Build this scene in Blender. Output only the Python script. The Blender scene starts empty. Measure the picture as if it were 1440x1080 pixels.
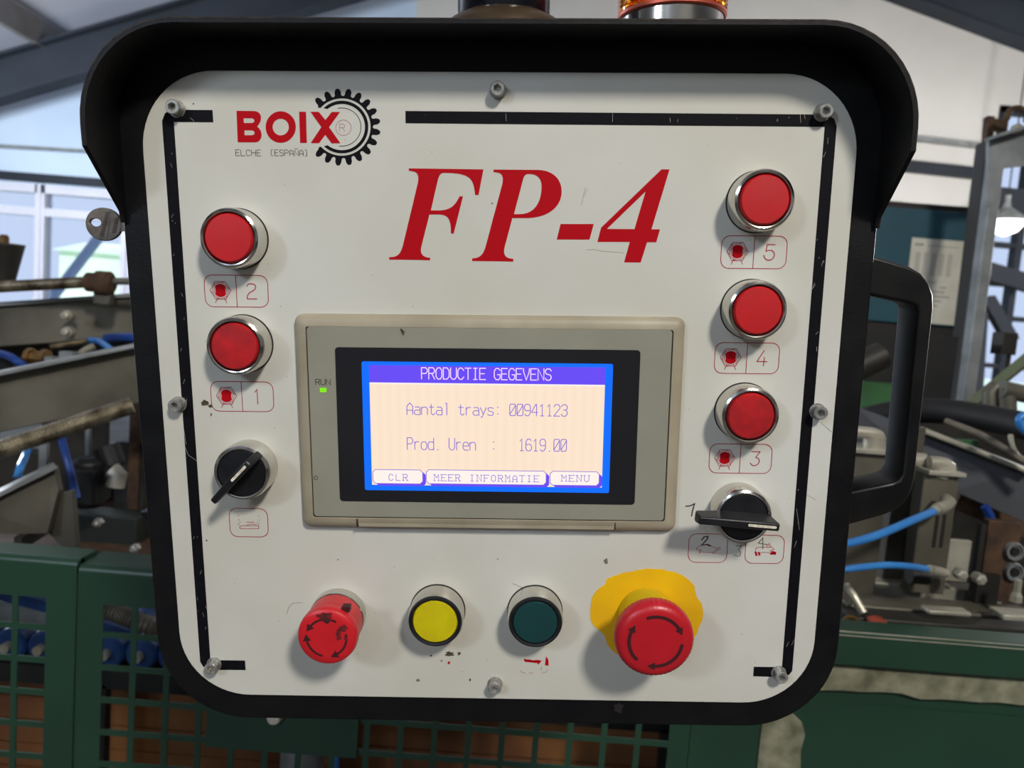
import bpy, math, random
from mathutils import Vector, Matrix
random.seed(7)
sc = bpy.context.scene
COL = sc.collection

# ------------------------------------------------------------------ camera, world, lights, exposure
F = 1010.0
CAM_H = 1.5
base = Matrix(((1, 0, 0), (0, 0, -1), (0, 1, 0)))
Rcam = base @ Matrix.Rotation(math.radians(-5), 3, 'X') @ Matrix.Rotation(math.radians(4.5), 3, 'Z')
MCAM = Rcam.to_4x4(); MCAM.translation = Vector((0, 0, CAM_H))
cam = bpy.data.cameras.new('camera'); camo = bpy.data.objects.new('camera', cam); COL.objects.link(camo)
camo.matrix_world = MCAM
cam.sensor_width = 36; cam.lens = F / 1440 * 36; cam.clip_start = 0.01; cam.clip_end = 200
cam.dof.use_dof = True; cam.dof.focus_distance = 0.372; cam.dof.aperture_fstop = 12.0
sc.camera = camo
# pose of the console in camera space (x right, y up, z towards the viewer)
RP = Matrix(((0.99987, 0.00841, -0.01378), (-0.01062, 0.98559, -0.16884), (0.01216, 0.16896, 0.98555)))
TP = Vector((-0.00829, -0.01278, -0.37999))
MP = RP.to_4x4(); MP.translation = TP
MCON = MCAM @ MP

w = bpy.data.worlds.new('sky'); sc.world = w; w.use_nodes = True
bg = w.node_tree.nodes['Background']
bg.inputs[0].default_value = (0.70, 0.80, 1.0, 1); bg.inputs[1].default_value = 0.95

def area(name, local, power, size, col, size_y=None):
    l = bpy.data.lights.new(name, 'AREA'); l.energy = power; l.size = size; l.color = col
    if size_y: l.shape = 'RECTANGLE'; l.size_y = size_y
    o = bpy.data.objects.new(name, l); COL.objects.link(o)
    p = MCON @ Vector(local); t = MCON @ Vector((0, 0, 0))
    o.location = p; o.rotation_euler = (p - t).to_track_quat('Z', 'Y').to_euler()
    return o
area('hall_lamp', Vector((0.54, 1.0, 1.0)) * 2.1, 83, 0.36, (1.0, 0.955, 0.875))
area('skylight', Vector((-0.85, 0.62, 1.0)) * 2.3, 25, 0.42, (0.76, 0.87, 1.0))
def fill_light(name, loc, power, col):  # soft point fill without a fixture, added out of view
    l = bpy.data.lights.new(name, 'POINT'); l.energy = power; l.shadow_soft_size = 0.35; l.color = col
    o = bpy.data.objects.new(name, l); COL.objects.link(o); o.location = loc
fill_light('hall_fill_left', (-5.6, 4.8, 2.5), 760, (0.84, 0.92, 1.0))  # added unseen fill, brightens the left wall and ceiling
fill_light('hall_fill_right', (5.6, 4.8, 2.5), 720, (1.0, 0.97, 0.93))  # added unseen fill, brightens the white wall on the right
fill_light('hall_fill_behind', (-2.5, -6.0, 4.2), 130, (0.66, 0.76, 1.0))  # added fill behind the camera, sets the cool ambient level

sun = bpy.data.lights.new('sun', 'SUN'); sun.energy = 3.2; sun.angle = 0.01; suno = bpy.data.objects.new('sun', sun); COL.objects.link(suno); suno.rotation_euler = (math.radians(48), 0, math.radians(-12))

sc.view_settings.view_transform = 'Standard'; sc.view_settings.look = 'None'
sc.view_settings.exposure = 0.0; sc.view_settings.gamma = 1.0; sc.view_settings.use_curve_mapping = False

# ------------------------------------------------------------------ helpers
def P(px, py, h=0.0):
    """panel-local (x, y) of a photo pixel at height h (m) over the panel"""
    d = RP.transposed() @ Vector(((px - 720) / F, (540 - py) / F, -1)); o = -(RP.transposed() @ TP)
    s = (h - o.z) / d.z; q = o + s * d
    return (q.x, q.y)
def at(px, py, d):
    return MCAM @ Vector(((px - 720) / F * d, (540 - py) / F * d, -d))
def onY(px, py, Y):
    """world point of a photo pixel on the vertical plane y = Y"""
    d = Rcam @ Vector(((px - 720) / F, (540 - py) / F, -1)); o = Vector((0, 0, CAM_H))
    return o + d * (Y / d.y)

def lin(c):
    c = c / 255
    return c / 12.92 if c <= 0.04045 else ((c + 0.055) / 1.055) ** 2.4
def mat(name, rgb, rough=0.5, metal=0.0, var=0.0, scale=20.0, bump=0.0, bscale=200.0, rgb2=None, spec=0.5, coat=0.0, emit=0.0, trans=0.0, detail=4):
    m = bpy.data.materials.new(name); m.use_nodes = True; nt = m.node_tree; b = nt.nodes['Principled BSDF']
    c1 = tuple(lin(v) for v in rgb) + (1,)
    b.inputs['Base Color'].default_value = c1
    b.inputs['Roughness'].default_value = rough; b.inputs['Metallic'].default_value = metal
    b.inputs['Specular IOR Level'].default_value = spec
    b.inputs['Coat Weight'].default_value = coat; b.inputs['Transmission Weight'].default_value = trans
    if emit:
        b.inputs['Emission Color'].default_value = c1; b.inputs['Emission Strength'].default_value = emit
        b.inputs['Base Color'].default_value = (0.01, 0.01, 0.01, 1); b.inputs['Specular IOR Level'].default_value = 0.1
    if var or bump:
        tc = nt.nodes.new('ShaderNodeTexCoord')
    if var:
        n = nt.nodes.new('ShaderNodeTexNoise'); n.inputs['Scale'].default_value = scale; n.inputs['Detail'].default_value = detail
        nt.links.new(tc.outputs['Object'], n.inputs['Vector'])
        r = nt.nodes.new('ShaderNodeValToRGB'); r.color_ramp.elements[0].position = 0.35; r.color_ramp.elements[1].position = 0.68
        c2 = tuple(lin(v) for v in rgb2) + (1,) if rgb2 else tuple(v * (1 - var) for v in c1[:3]) + (1,)
        r.color_ramp.elements[0].color = c2; r.color_ramp.elements[1].color = c1
        nt.links.new(n.outputs['Fac'], r.inputs['Fac']); nt.links.new(r.outputs['Color'], b.inputs['Base Color'])
        rr = nt.nodes.new('ShaderNodeMapRange'); rr.inputs['To Min'].default_value = min(1, rough + 0.12); rr.inputs['To Max'].default_value = max(0.02, rough - 0.06)
        nt.links.new(n.outputs['Fac'], rr.inputs['Value']); nt.links.new(rr.outputs['Result'], b.inputs['Roughness'])
    if bump:
        n2 = nt.nodes.new('ShaderNodeTexNoise'); n2.inputs['Scale'].default_value = bscale; n2.inputs['Detail'].default_value = 3
        nt.links.new(tc.outputs['Object'], n2.inputs['Vector'])
        bp = nt.nodes.new('ShaderNodeBump'); bp.inputs['Strength'].default_value = bump; bp.inputs['Distance'].default_value = 0.001
        nt.links.new(n2.outputs['Fac'], bp.inputs['Height']); nt.links.new(bp.outputs['Normal'], b.inputs['Normal'])
    return m

M = dict(
    white=mat('panel_white_paint', (207, 206, 198), 0.42, var=1, scale=9, rgb2=(196, 193, 180), bump=0.05, bscale=90),
    black=mat('black_satin_paint', (9, 9, 13), 0.45, var=1, scale=60, rgb2=(15, 15, 16), bump=0.12, bscale=600, spec=0.25),
    chip=mat('worn_edge_steel', (60, 50, 42), 0.5, metal=0.6, var=1, scale=180, rgb2=(22, 20, 20)),
    ink=mat('black_print', (9, 9, 14), 0.6, spec=0.12, var=1, scale=300, rgb2=(15, 15, 20)),
    red_print=mat('red_print', (176, 8, 22), 0.6, spec=0.1),
    red_line=mat('thin_red_print', (160, 34, 52), 0.6, spec=0.2),
    scratch=mat('pale_scratch', (185, 180, 170), 0.6),
    pen=mat('pen_ink', (44, 44, 46), 0.6, spec=0.2),
    pen_pale=mat('faded_pen_ink', (112, 112, 96), 0.7, spec=0.2),
    dirt=mat('dirt_fleck', (90, 82, 62), 0.9, var=1, scale=900, rgb2=(50, 42, 34)),
    chrome=mat('polished_chrome', (215, 213, 208), 0.13, metal=1.0, var=1, scale=40, rgb2=(200, 196, 186)),
    zinc=mat('zinc_screw', (186, 186, 182), 0.3, metal=0.55, var=1, scale=300, rgb2=(140, 138, 132)),
    red=mat('red_button_plastic', (196, 26, 32), 0.42, var=1, scale=60, rgb2=(186, 22, 29)),
    red_worn=mat('red_button_plastic_worn', (192, 24, 30), 0.45, var=1, scale=110, rgb2=(150, 16, 24)),
    mush=mat('red_mushroom_plastic', (188, 24, 38), 0.34, var=1, scale=60, rgb2=(178, 20, 32)),
    mush_l=mat('worn_mushroom_plastic', (206, 30, 40), 0.34, var=1, scale=60, rgb2=(194, 24, 34)),
    smudge=mat('black_grime', (44, 12, 16), 0.7, var=1, scale=260, rgb2=(120, 16, 24)),
    arrow=mat('arrow_print', (60, 12, 18), 0.6),
    ydisc=mat('yellow_button_plastic', (206, 192, 4), 0.4, var=1, scale=90, rgb2=(196, 178, 2)),
    gdisc=mat('dark_green_button_plastic', (16, 62, 62), 0.4, var=1, scale=90, rgb2=(14, 54, 56)),
    ysticker=mat('yellow_sticker', (238, 188, 0), 0.5, var=1, scale=40, rgb2=(226, 172, 0)),
    ysleeve=mat('yellow_sleeve', (205, 180, 20), 0.3, var=1, scale=40, rgb2=(190, 165, 20)),
    knob=mat('black_knob_plastic', (16, 17, 22), 0.38, var=1, scale=120, rgb2=(24, 24, 28)),
    mark=mat('white_knob_mark', (236, 230, 212), 0.5, var=1, scale=500, rgb2=(180, 172, 150)),
    beige=mat('beige_bezel_plastic', (166, 156, 134), 0.45, var=1, scale=30, rgb2=(148, 138, 116), bump=0.05),
    hmi=mat('grey_green_faceplate', (144, 143, 127), 0.5, var=1, scale=25, rgb2=(137, 135, 120)),
    groove=mat('dark_groove', (38, 35, 30), 0.8),
    window=mat('black_display_window', (34, 34, 38), 0.35, var=1, scale=30, rgb2=(28, 28, 32), spec=0.3),
    scr_blue=mat('screen_blue', (0, 110, 255), emit=1.0),
    scr_head=mat('screen_violet', (104, 74, 246), emit=1.0),
    scr_bg=mat('screen_cream', (252, 228, 203), emit=1.0),
    scr_pale=mat('screen_pale', (255, 243, 236), emit=1.0),
    scr_txt=mat('screen_violet_text', (132, 104, 216), emit=1.0),
    scr_wtxt=mat('screen_white_text', (255, 222, 250), emit=1.0),
    led=mat('green_led', (130, 235, 10), emit=1.0),
    hplastic=mat('black_handle_plastic', (8, 8, 9), 0.34, var=1, scale=50, rgb2=(15, 14, 14), bump=0.04, bscale=500),
    keyb=mat('nickel_key', (142, 132, 122), 0.42, metal=0.75, var=1, scale=150, rgb2=(112, 102, 92)),
    keyd=mat('key_stamp', (76, 68, 60), 0.6, metal=0.5),
    galv=mat('galvanised_steel', (150, 153, 154), 0.5, metal=0.25, var=1, scale=12, rgb2=(118, 122, 122)),
    steel=mat('oily_steel', (112, 108, 95), 0.45, metal=0.3, var=1, scale=7, rgb2=(74, 70, 60)),
    blk2=mat('deep_black_casing', (5, 5, 6), 0.55),
    steel_m=mat('brown_grey_steel', (86, 82, 71), 0.5, metal=0.3, var=1, scale=8, rgb2=(58, 55, 48)),
    steel_b=mat('blue_grey_steel', (84, 87, 92), 0.5, metal=0.3, var=1, scale=5, rgb2=(66, 68, 72)),
    green_d=mat('blackish_green_paint', (30, 37, 31), 0.5, var=1, scale=6, rgb2=(24, 28, 24)),
    steel_d=mat('dark_steel', (62, 60, 54), 0.5, metal=0.4, var=1, scale=9, rgb2=(38, 36, 34)),
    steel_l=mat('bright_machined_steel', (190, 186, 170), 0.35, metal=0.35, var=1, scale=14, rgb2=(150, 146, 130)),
    thread=mat('threaded_rod_steel', (186, 176, 152), 0.27, metal=0.75, var=1, scale=40, rgb2=(96, 84, 66)),
    rust=mat('rusty_brown', (92, 68, 46), 0.75, metal=0.2, var=1, scale=30, rgb2=(58, 42, 34)),
    brass=mat('brass_fitting', (150, 116, 70), 0.4, metal=0.8, var=1, scale=40, rgb2=(100, 74, 46)),
    blk=mat('black_rubber', (13, 13, 15), 0.6, var=1, scale=20, rgb2=(22, 21, 20)),
    hose_b=mat('blue_air_hose', (58, 134, 206), 0.3, var=1, scale=20, rgb2=(44, 116, 190)),
    hose_db=mat('dark_blue_hose', (26, 70, 150), 0.35, var=1, scale=20, rgb2=(20, 52, 120)),
    hose_g=mat('grey_conduit', (120, 112, 98), 0.5, var=1, scale=30, rgb2=(96, 88, 76)),
    roller=mat('blue_roller_plastic', (26, 70, 128), 0.4, var=1, scale=20, rgb2=(18, 54, 104)),
    green=mat('dark_green_paint', (34, 66, 50), 0.38, var=1, scale=5, rgb2=(28, 56, 42), bump=0.05, bscale=60),
    green_b=mat('machine_green', (54, 104, 58), 0.5, var=1, scale=10, rgb2=(44, 86, 50)),
    tape=mat('beige_fabric_tape', (142, 140, 116), 0.8, var=1, scale=40, rgb2=(92, 92, 72)),
    card=mat('brown_cardboard', (140, 92, 48), 0.85, var=1, scale=5, rgb2=(96, 58, 34)),
    wall=mat('white_cladding', (214, 212, 208), 0.7, var=1, scale=0.8, rgb2=(200, 198, 194)),
    wall_b=mat('translucent_cladding', (200, 216, 236), 0.6, var=1, scale=0.8, rgb2=(186, 204, 228)),
    ceil=mat('grey_roof_sheet', (170, 170, 178), 0.7, var=1, scale=0.7, rgb2=(156, 156, 164)),
    beam=mat('blue_grey_steel_beam', (27, 35, 46), 0.7, var=1, scale=1.5, rgb2=(22, 29, 39)),
    purlin=mat('grey_purlin', (120, 118, 118), 0.6, var=1, scale=3, rgb2=(104, 102, 102)),
    frame=mat('white_window_frame', (214, 212, 224), 0.5, var=1, scale=3, rgb2=(204, 204, 216)),
    floor=mat('concrete_floor', (110, 106, 98), 0.8, var=1, scale=2, rgb2=(92, 88, 82), bump=0.2, bscale=30),
    teal=mat('teal_cabinet_paint', (34, 82, 96), 0.5, var=1, scale=4, rgb2=(30, 74, 88)),
    cabd=mat('dark_cabinet_frame', (44, 38, 34), 0.5, var=1, scale=6, rgb2=(32, 28, 26)),
    paper=mat('paper_sheet', (216, 212, 198), 0.8, var=1, scale=14, rgb2=(204, 200, 184)),
    print=mat('grey_print', (160, 158, 150), 0.8),
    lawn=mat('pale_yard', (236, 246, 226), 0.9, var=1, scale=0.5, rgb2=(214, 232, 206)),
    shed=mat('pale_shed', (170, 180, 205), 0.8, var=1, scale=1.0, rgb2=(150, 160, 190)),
    black_gloss=mat('black_gloss_plastic', (12, 13, 20), 0.12),
    brown_base=mat('brown_lacquer_base', (92, 76, 58), 0.3, metal=0.5, var=1, scale=30, rgb2=(72, 56, 40)),
    lampon=mat('lit_lamp', (255, 255, 250), emit=4.0),
    copper=mat('copper_ring', (190, 90, 70), 0.4, metal=0.6),
)
def glass(name, col, rough=0.0, ior=1.45):
    m = bpy.data.materials.new(name); m.use_nodes = True; b = m.node_tree.nodes['Principled BSDF']
    b.inputs['Base Color'].default_value = tuple(lin(v) for v in col) + (1,); b.inputs['Transmission Weight'].default_value = 1
    b.inputs['Roughness'].default_value = rough; b.inputs['IOR'].default_value = ior
    return m
M['olive'] = mat('olive_paint', (104, 112, 84), 0.5)
M['amber'] = glass('amber_lens', (255, 150, 20), 0.08)
M['pane'] = glass('window_glass', (236, 242, 252), 0.0, 1.05)
# faint vertical streaks on the lit screen
nt = M['scr_bg'].node_tree; b_ = nt.nodes['Principled BSDF']
tc = nt.nodes.new('ShaderNodeTexCoord'); wv = nt.nodes.new('ShaderNodeTexWave'); wv.inputs['Scale'].default_value = 62; wv.inputs['Distortion'].default_value = 0.6; wv.inputs['Detail Scale'].default_value = 0.2
rp = nt.nodes.new('ShaderNodeValToRGB'); rp.color_ramp.elements[0].color = (lin(251), lin(227), lin(202), 1); rp.color_ramp.elements[1].color = (lin(253), lin(230), lin(207), 1)
nt.links.new(tc.outputs['Object'], wv.inputs['Vector']); nt.links.new(wv.outputs['Fac'], rp.inputs['Fac']); nt.links.new(rp.outputs['Color'], b_.inputs['Emission Color'])

class MB:
    def __init__(s): s.v = []; s.f = []
    def add(s, v, f):
        o = len(s.v); s.v += [Vector(p) for p in v]; s.f += [tuple(i + o for i in q) for q in f]; return s
    def box(s, a, b):
        x0, y0, z0 = a; x1, y1, z1 = b
        return s.add([(x0, y0, z0), (x1, y0, z0), (x1, y1, z0), (x0, y1, z0), (x0, y0, z1), (x1, y0, z1), (x1, y1, z1), (x0, y1, z1)],
                     [(0, 3, 2, 1), (4, 5, 6, 7), (0, 1, 5, 4), (1, 2, 6, 5), (2, 3, 7, 6), (3, 0, 4, 7)])
    def beam(s, a, b, wd, ht, up=(0, 0, 1)):
        a = Vector(a); b = Vector(b); d = (b - a).normalized(); up = Vector(up)
        sd = d.cross(up).normalized(); u = sd.cross(d).normalized()
        v = []
        for p in (a, b):
            for i, j in ((-1, -1), (1, -1), (1, 1), (-1, 1)): v.append(p + sd * (wd / 2 * i) + u * (ht / 2 * j))
        return s.add(v, [(0, 1, 2, 3), (7, 6, 5, 4), (0, 4, 5, 1), (1, 5, 6, 2), (2, 6, 7, 3), (3, 7, 4, 0)])
    def ibeam(s, a, b, wd, ht, tf, tw, up=(0, 0, 1)):
        a = Vector(a); b = Vector(b); d = (b - a).normalized(); up = Vector(up); sd = d.cross(up).normalized(); u = sd.cross(d)
        for o in (-1, 1): s.beam(a + u * o * (ht - tf) / 2, b + u * o * (ht - tf) / 2, wd, tf, up)
        return s.beam(a, b, tw, ht - 2 * tf, up)
    def tube(s, pts, r, n=12, cap=True, rf=None):
        pts = [Vector(p) for p in pts]; rings = []
        nrm = None
        for i, p in enumerate(pts):
            t = (pts[min(i + 1, len(pts) - 1)] - pts[max(i - 1, 0)]).normalized()
            if nrm is None:
                nrm = t.cross(Vector((0, 0, 1)));
                if nrm.length < 1e-3: nrm = t.cross(Vector((1, 0, 0)))
                nrm.normalize()
            else: nrm = (nrm - t * nrm.dot(t)).normalized()
            bn = t.cross(nrm); rr = rf(i) if rf else r
            rings.append([p + (nrm * math.cos(a) + bn * math.sin(a)) * rr for a in [2 * math.pi * k / n for k in range(n)]])
        v = [q for rg in rings for q in rg]; f = []
        for i in range(len(pts) - 1):
            for k in range(n): f.append((i * n + k, i * n + (k + 1) % n, (i + 1) * n + (k + 1) % n, (i + 1) * n + k))
        if cap: f.append(tuple(range(n))[::-1]); f.append(tuple((len(pts) - 1) * n + k for k in range(n)))
        return s.add(v, f)
    def lathe(s, prof, n=48, c=(0, 0, 0), axis='Z', mod=None, close=True):
        """prof: list of (r, z) from bottom to top"""
        c = Vector(c); v = []; f = []
        for i, (r, z) in enumerate(prof):
            for k in range(n):
                a = 2 * math.pi * k / n; rr = r * (mod(i, a, k) if mod else 1)
                x, y = rr * math.cos(a), rr * math.sin(a)
                q = Vector((x, y, z)) if axis == 'Z' else (Vector((x, z, -y)) if axis == 'Y' else Vector((z, x, y)))
                v.append(c + q)
        for i in range(len(prof) - 1):
            for k in range(n): f.append((i * n + k, i * n + (k + 1) % n, (i + 1) * n + (k + 1) % n, (i + 1) * n + k))
        if close:
            f.append(tuple(range(n))[::-1]); f.append(tuple((len(prof) - 1) * n + k for k in range(n)))
        return s.add(v, f)
    def prism(s, pts, z0, z1):
        n = len(pts); v = [(x, y, z0) for x, y in pts] + [(x, y, z1) for x, y in pts]
        f = [tuple(range(n))[::-1], tuple(range(n, 2 * n))] + [(i, (i + 1) % n, (i + 1) % n + n, i + n) for i in range(n)]
        return s.add(v, f)
    def ribbon(s, pts, wd, z, closed=False):
        """flat stroke in the xy plane at height z"""
        n = len(pts); L = []; R = []
        for i in range(n):
            p = Vector(pts[i])
            a = Vector(pts[i - 1]) if (i or closed) else None; b = Vector(pts[(i + 1) % n]) if (i < n - 1 or closed) else None
            d1 = (p - a).normalized() if a is not None and (p - a).length > 1e-9 else None
            d2 = (b - p).normalized() if b is not None and (b - p).length > 1e-9 else None
            d1 = d1 or d2; d2 = d2 or d1
            t = (d1 + d2); t = t.normalized() if t.length > 1e-6 else d1
            nn = Vector((-t.y, t.x)); k = max(0.45, nn.dot(Vector((-d1.y, d1.x))))
            ext = Vector((0, 0))
            if not closed and i == 0: ext = -d2 * wd * 0.4
            if not closed and i == n - 1: ext = d1 * wd * 0.4
            L.append(p + ext + nn * wd / 2 / k); R.append(p + ext - nn * wd / 2 / k)
        v = [(q.x, q.y, z) for q in L] + [(q.x, q.y, z) for q in R]
        f = [(i + n, (i + 1) % n + n, (i + 1) % n, i) for i in range(n if closed else n - 1)]
        return s.add(v, f)
def root_of(o):
    while o.parent: o = o.parent
    return o
def build(name, mb, m, parent=None, smooth=False, bevel=0.0, kind=None, label=None, tri=None):
    """links the collected shapes as ONE mesh object; mb is in world (or, on the console, panel) coordinates"""
    off = Vector((0, 0, 0))
    if parent is not None:
        r = root_of(parent)
        if not r.get('_own'): off = r.location
    me = bpy.data.meshes.new(name); me.from_pydata([tuple(p - off) for p in mb.v], [], mb.f); me.update()
    me.materials.append(M[m] if isinstance(m, str) else m)
    o = bpy.data.objects.new(name, me); COL.objects.link(o)
    if parent is not None: o.parent = parent
    if smooth:
        me.shade_smooth()
        try: me.set_sharp_from_angle(angle=math.radians(35))
        except Exception: pass
    if bevel:
        bv = o.modifiers.new('bevel', 'BEVEL'); bv.width = bevel; bv.segments = 3; bv.limit_method = 'ANGLE'; bv.angle_limit = math.radians(40); bv.harden_normals = False
        me.shade_smooth()
        try: me.set_sharp_from_angle(angle=math.radians(35))
        except Exception: pass
    if kind: o['kind'] = kind
    if label: o['label'] = label
    return o
def tag(o, label, cat, group=None):
    o['label'] = label; o['category'] = cat
    if group: o['group'] = group
    return o
def thing(name, loc, label, cat, group=None):
    o = bpy.data.objects.new(name, None); COL.objects.link(o); o.location = loc; o.empty_display_size = 0.05
    return tag(o, label, cat, group)
def solo(name, mb, m, label, cat, group=None, **k):
    """a thing that is one mesh, origin at its base"""
    c = Vector((sum(p.x for p in mb.v) / len(mb.v), sum(p.y for p in mb.v) / len(mb.v), min(p.z for p in mb.v)))
    mb.v = [p - c for p in mb.v]
    o = build(name, mb, m, **k); o.location = c
    return tag(o, label, cat, group)
def struct(name, mb, m, parent=None, **k):
    o = build(name, mb, m, parent, **k)
    if parent is None: o['kind'] = 'structure'
    return o
def filled(name, loops, z0, z1, m, parent, bevel=0.0, **k):
    """closed 2D outlines (first outer, others holes) filled and given thickness z0..z1"""
    cu = bpy.data.curves.new('outline', 'CURVE'); cu.dimensions = '2D'; cu.fill_mode = 'BOTH'; cu.extrude = max(0, (z1 - z0) / 2 - bevel)
    if bevel: cu.bevel_depth = bevel; cu.bevel_resolution = 2; cu.offset = -bevel
    for lp in loops:
        sp = cu.splines.new('POLY'); sp.points.add(len(lp) - 1); sp.use_cyclic_u = True
        for i, (x, y) in enumerate(lp): sp.points[i].co = (x, y, 0, 1)
    t = bpy.data.objects.new('t', cu); COL.objects.link(t); dg = bpy.context.evaluated_depsgraph_get()
    me = bpy.data.meshes.new_from_object(t.evaluated_get(dg)); bpy.data.objects.remove(t); bpy.data.curves.remove(cu)
    off = Vector((0, 0, 0))
    for v in me.vertices: v.co.z += (z0 + z1) / 2
    me.materials.clear(); me.materials.append(M[m] if isinstance(m, str) else m)
    me.name = name
    o = bpy.data.objects.new(name, me); COL.objects.link(o); o.parent = parent
    for kk, vv in k.items(): o[kk] = vv
    return o
def flat_filled(name, loops, z, m, parent, **k): return filled(name, loops, z - 0.00004, z + 0.00002, m, parent, **k)
def rrect(x0, y0, x1, y1, r, n=8):
    out = []
    for cx, cy, a0 in ((x1 - r, y1 - r, 0), (x0 + r, y1 - r, 90), (x0 + r, y0 + r, 180), (x1 - r, y0 + r, 270)):
        for i in range(n + 1):
            a = math.radians(a0 + 90 * i / n); out.append((cx + r * math.cos(a), cy + r * math.sin(a)))
    return out
def arc(cx, cy, r, a0, a1, n=24):
    return [(cx + r * math.cos(math.radians(a0 + (a1 - a0) * i / n)), cy + r * math.sin(math.radians(a0 + (a1 - a0) * i / n))) for i in range(n + 1)]
def path(toks, ox, oy, s, h=0.0, n=10):
    """outline in crop pixels -> panel local; ('C', c1, c2, p) is a cubic"""
    pts = []; cur = None
    for t in toks:
        if t[0] == 'C':
            x0, y0 = cur; _, a, b, c, d, e, g = t
            for i in range(1, n + 1):
                u = i / n; v = 1 - u
                pts.append((v**3 * x0 + 3 * v * v * u * a + 3 * v * u * u * c + u**3 * e, v**3 * y0 + 3 * v * v * u * b + 3 * v * u * u * d + u**3 * g))
            cur = (e, g)
        else:
            pts.append(t); cur = t
    return [P(ox + x / s, oy + y / s, h) for x, y in pts]

# ------------------------------------------------------------------ the setting: hall
YW = 9.0
mb = MB().box((-12, -10, -0.1), (12, YW + 0.3, 0)); struct('floor', mb, 'floor')
# back wall with two window openings
wl0 = onY(-160, 300, YW); wl1 = onY(172, 300, YW); wz1 = onY(80, 262, YW).z; wz0 = onY(60, 470, YW).z
wr0 = onY(1386, 300, YW); wr1 = onY(1640, 300, YW); rz1 = onY(1420, 150, YW).z; rz0 = onY(1400, 640, YW).z
mb = MB()
mb.box((-12, YW, 0), (wl0.x, YW + 0.2, 9)); mb.box((wl0.x, YW, 0), (wl1.x, YW + 0.2, wz0)); mb.box((wl0.x, YW, wz1), (wl1.x, YW + 0.2, 9))
mb.box((wl1.x, YW, 0), (-1.5, YW + 0.2, 9))
struct('wall_back', mb, 'wall_b', label='pale blue cladding of the far wall left of the console')
mb = MB(); mb.box((-1.5, YW, 0), (wr0.x, YW + 0.2, 9)); mb.box((wr0.x, YW, 0), (wr1.x, YW + 0.2, rz0)); mb.box((wr0.x, YW, rz1), (wr1.x, YW + 0.2, 9)); mb.box((wr1.x, YW, 0), (12, YW + 0.2, 9))
struct('wall_back_right', mb, 'wall', label='white cladding of the far wall right of the console')
struct('wall_left', MB().box((-12.2, -10, 0), (-12, YW, 9)), 'wall')
struct('wall_right', MB().box((12, -10, 0), (12.2, YW, 9)), 'wall')
struct('wall_front', MB().box((-12, -10.2, 0), (12, -10, 9)), 'wall')
# roof: two slopes that follow the rafters
YR = 8.2
def line_at(p, q, x):
    return p.z + (q.z - p.z) * (x - p.x) / (q.x - p.x)
la, lb = onY(0, 112, YR), onY(185, 58, YR)
ra, rb = onY(1275, -30, YR), onY(1440, 32, YR)
sl = (lb.z - la.z) / (lb.x - la.x); sr = (rb.z - ra.z) / (rb.x - ra.x)
xa = (ra.z - sr * ra.x - la.z + sl * la.x) / (sl - sr); za = la.z + sl * (xa - la.x)
def rz(x): return za + (sl * (x - xa) if x < xa else sr * (x - xa))
th = 0.46
mb = MB().ibeam((-12, YR, rz(-12)), (xa, YR, za), 0.22, th, 0.03, 0.02); struct('trim_1', mb, 'beam', label='dark blue grey roof rafter rising from the left')
mb = MB().ibeam((12, YR, rz(12)), (xa, YR, za), 0.22, th, 0.03, 0.02); struct('trim_2', mb, 'beam', label='dark roof rafter falling towards the right')
for i, (x0, x1) in enumerate(((-12, xa), (xa, 12))):
    up = 0.55
    mb = MB().add([(x0, -10, rz(x0) + up), (x1, -10, rz(x1) + up), (x1, YW + .3, rz(x1) + up), (x0, YW + .3, rz(x0) + up),
                   (x0, -10, rz(x0) + up + .1), (x1, -10, rz(x1) + up + .1), (x1, YW + .3, rz(x1) + up + .1), (x0, YW + .3, rz(x0) + up + .1)],
                  [(0, 3, 2, 1), (4, 5, 6, 7), (0, 1, 5, 4), (1, 2, 6, 5), (2, 3, 7, 6), (3, 0, 4, 7)])
    struct('ceiling', mb, 'ceil')
pj = onY(58, 66, YR)
for k, x in enumerate((pj.x - 2.2, pj.x, pj.x + 2.3, pj.x + 4.6, 2.2, 4.4, 6.6, 8.8)):
    z = rz(x) + 0.36
    mb = MB().beam((x, -9.9, z), (x, YW, z), 0.07, 0.28); struct('trim_%d' % (k + 3), mb, 'purlin', label='grey roof purlin running away under the roof sheet')
# rails on the far wall
def rail(i, x0, y0, x1, y1, dz, m, label, Y=YW - 0.06):
    a = onY(x0, y0, Y); b = onY(x1, y1, Y)
    struct('trim_%d' % i, MB().beam(a, b, 0.1, dz), m, label=label)
rail(20, -120, 199, 200, 217, 0.03, 'galv', 'thin conduit along the far wall above the window')
rail(21, -120, 237, 200, 262, 0.10, 'beam', 'dark horizontal wall girt above the left window')
rail(22, 1230, 188, 1400, 208, 0.05, 'galv', 'thin rail on the white wall right of the console')
rail(23, 1230, 229, 1400, 247, 0.13, 'beam', 'dark wall girt above the teal cabinet')
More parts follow.
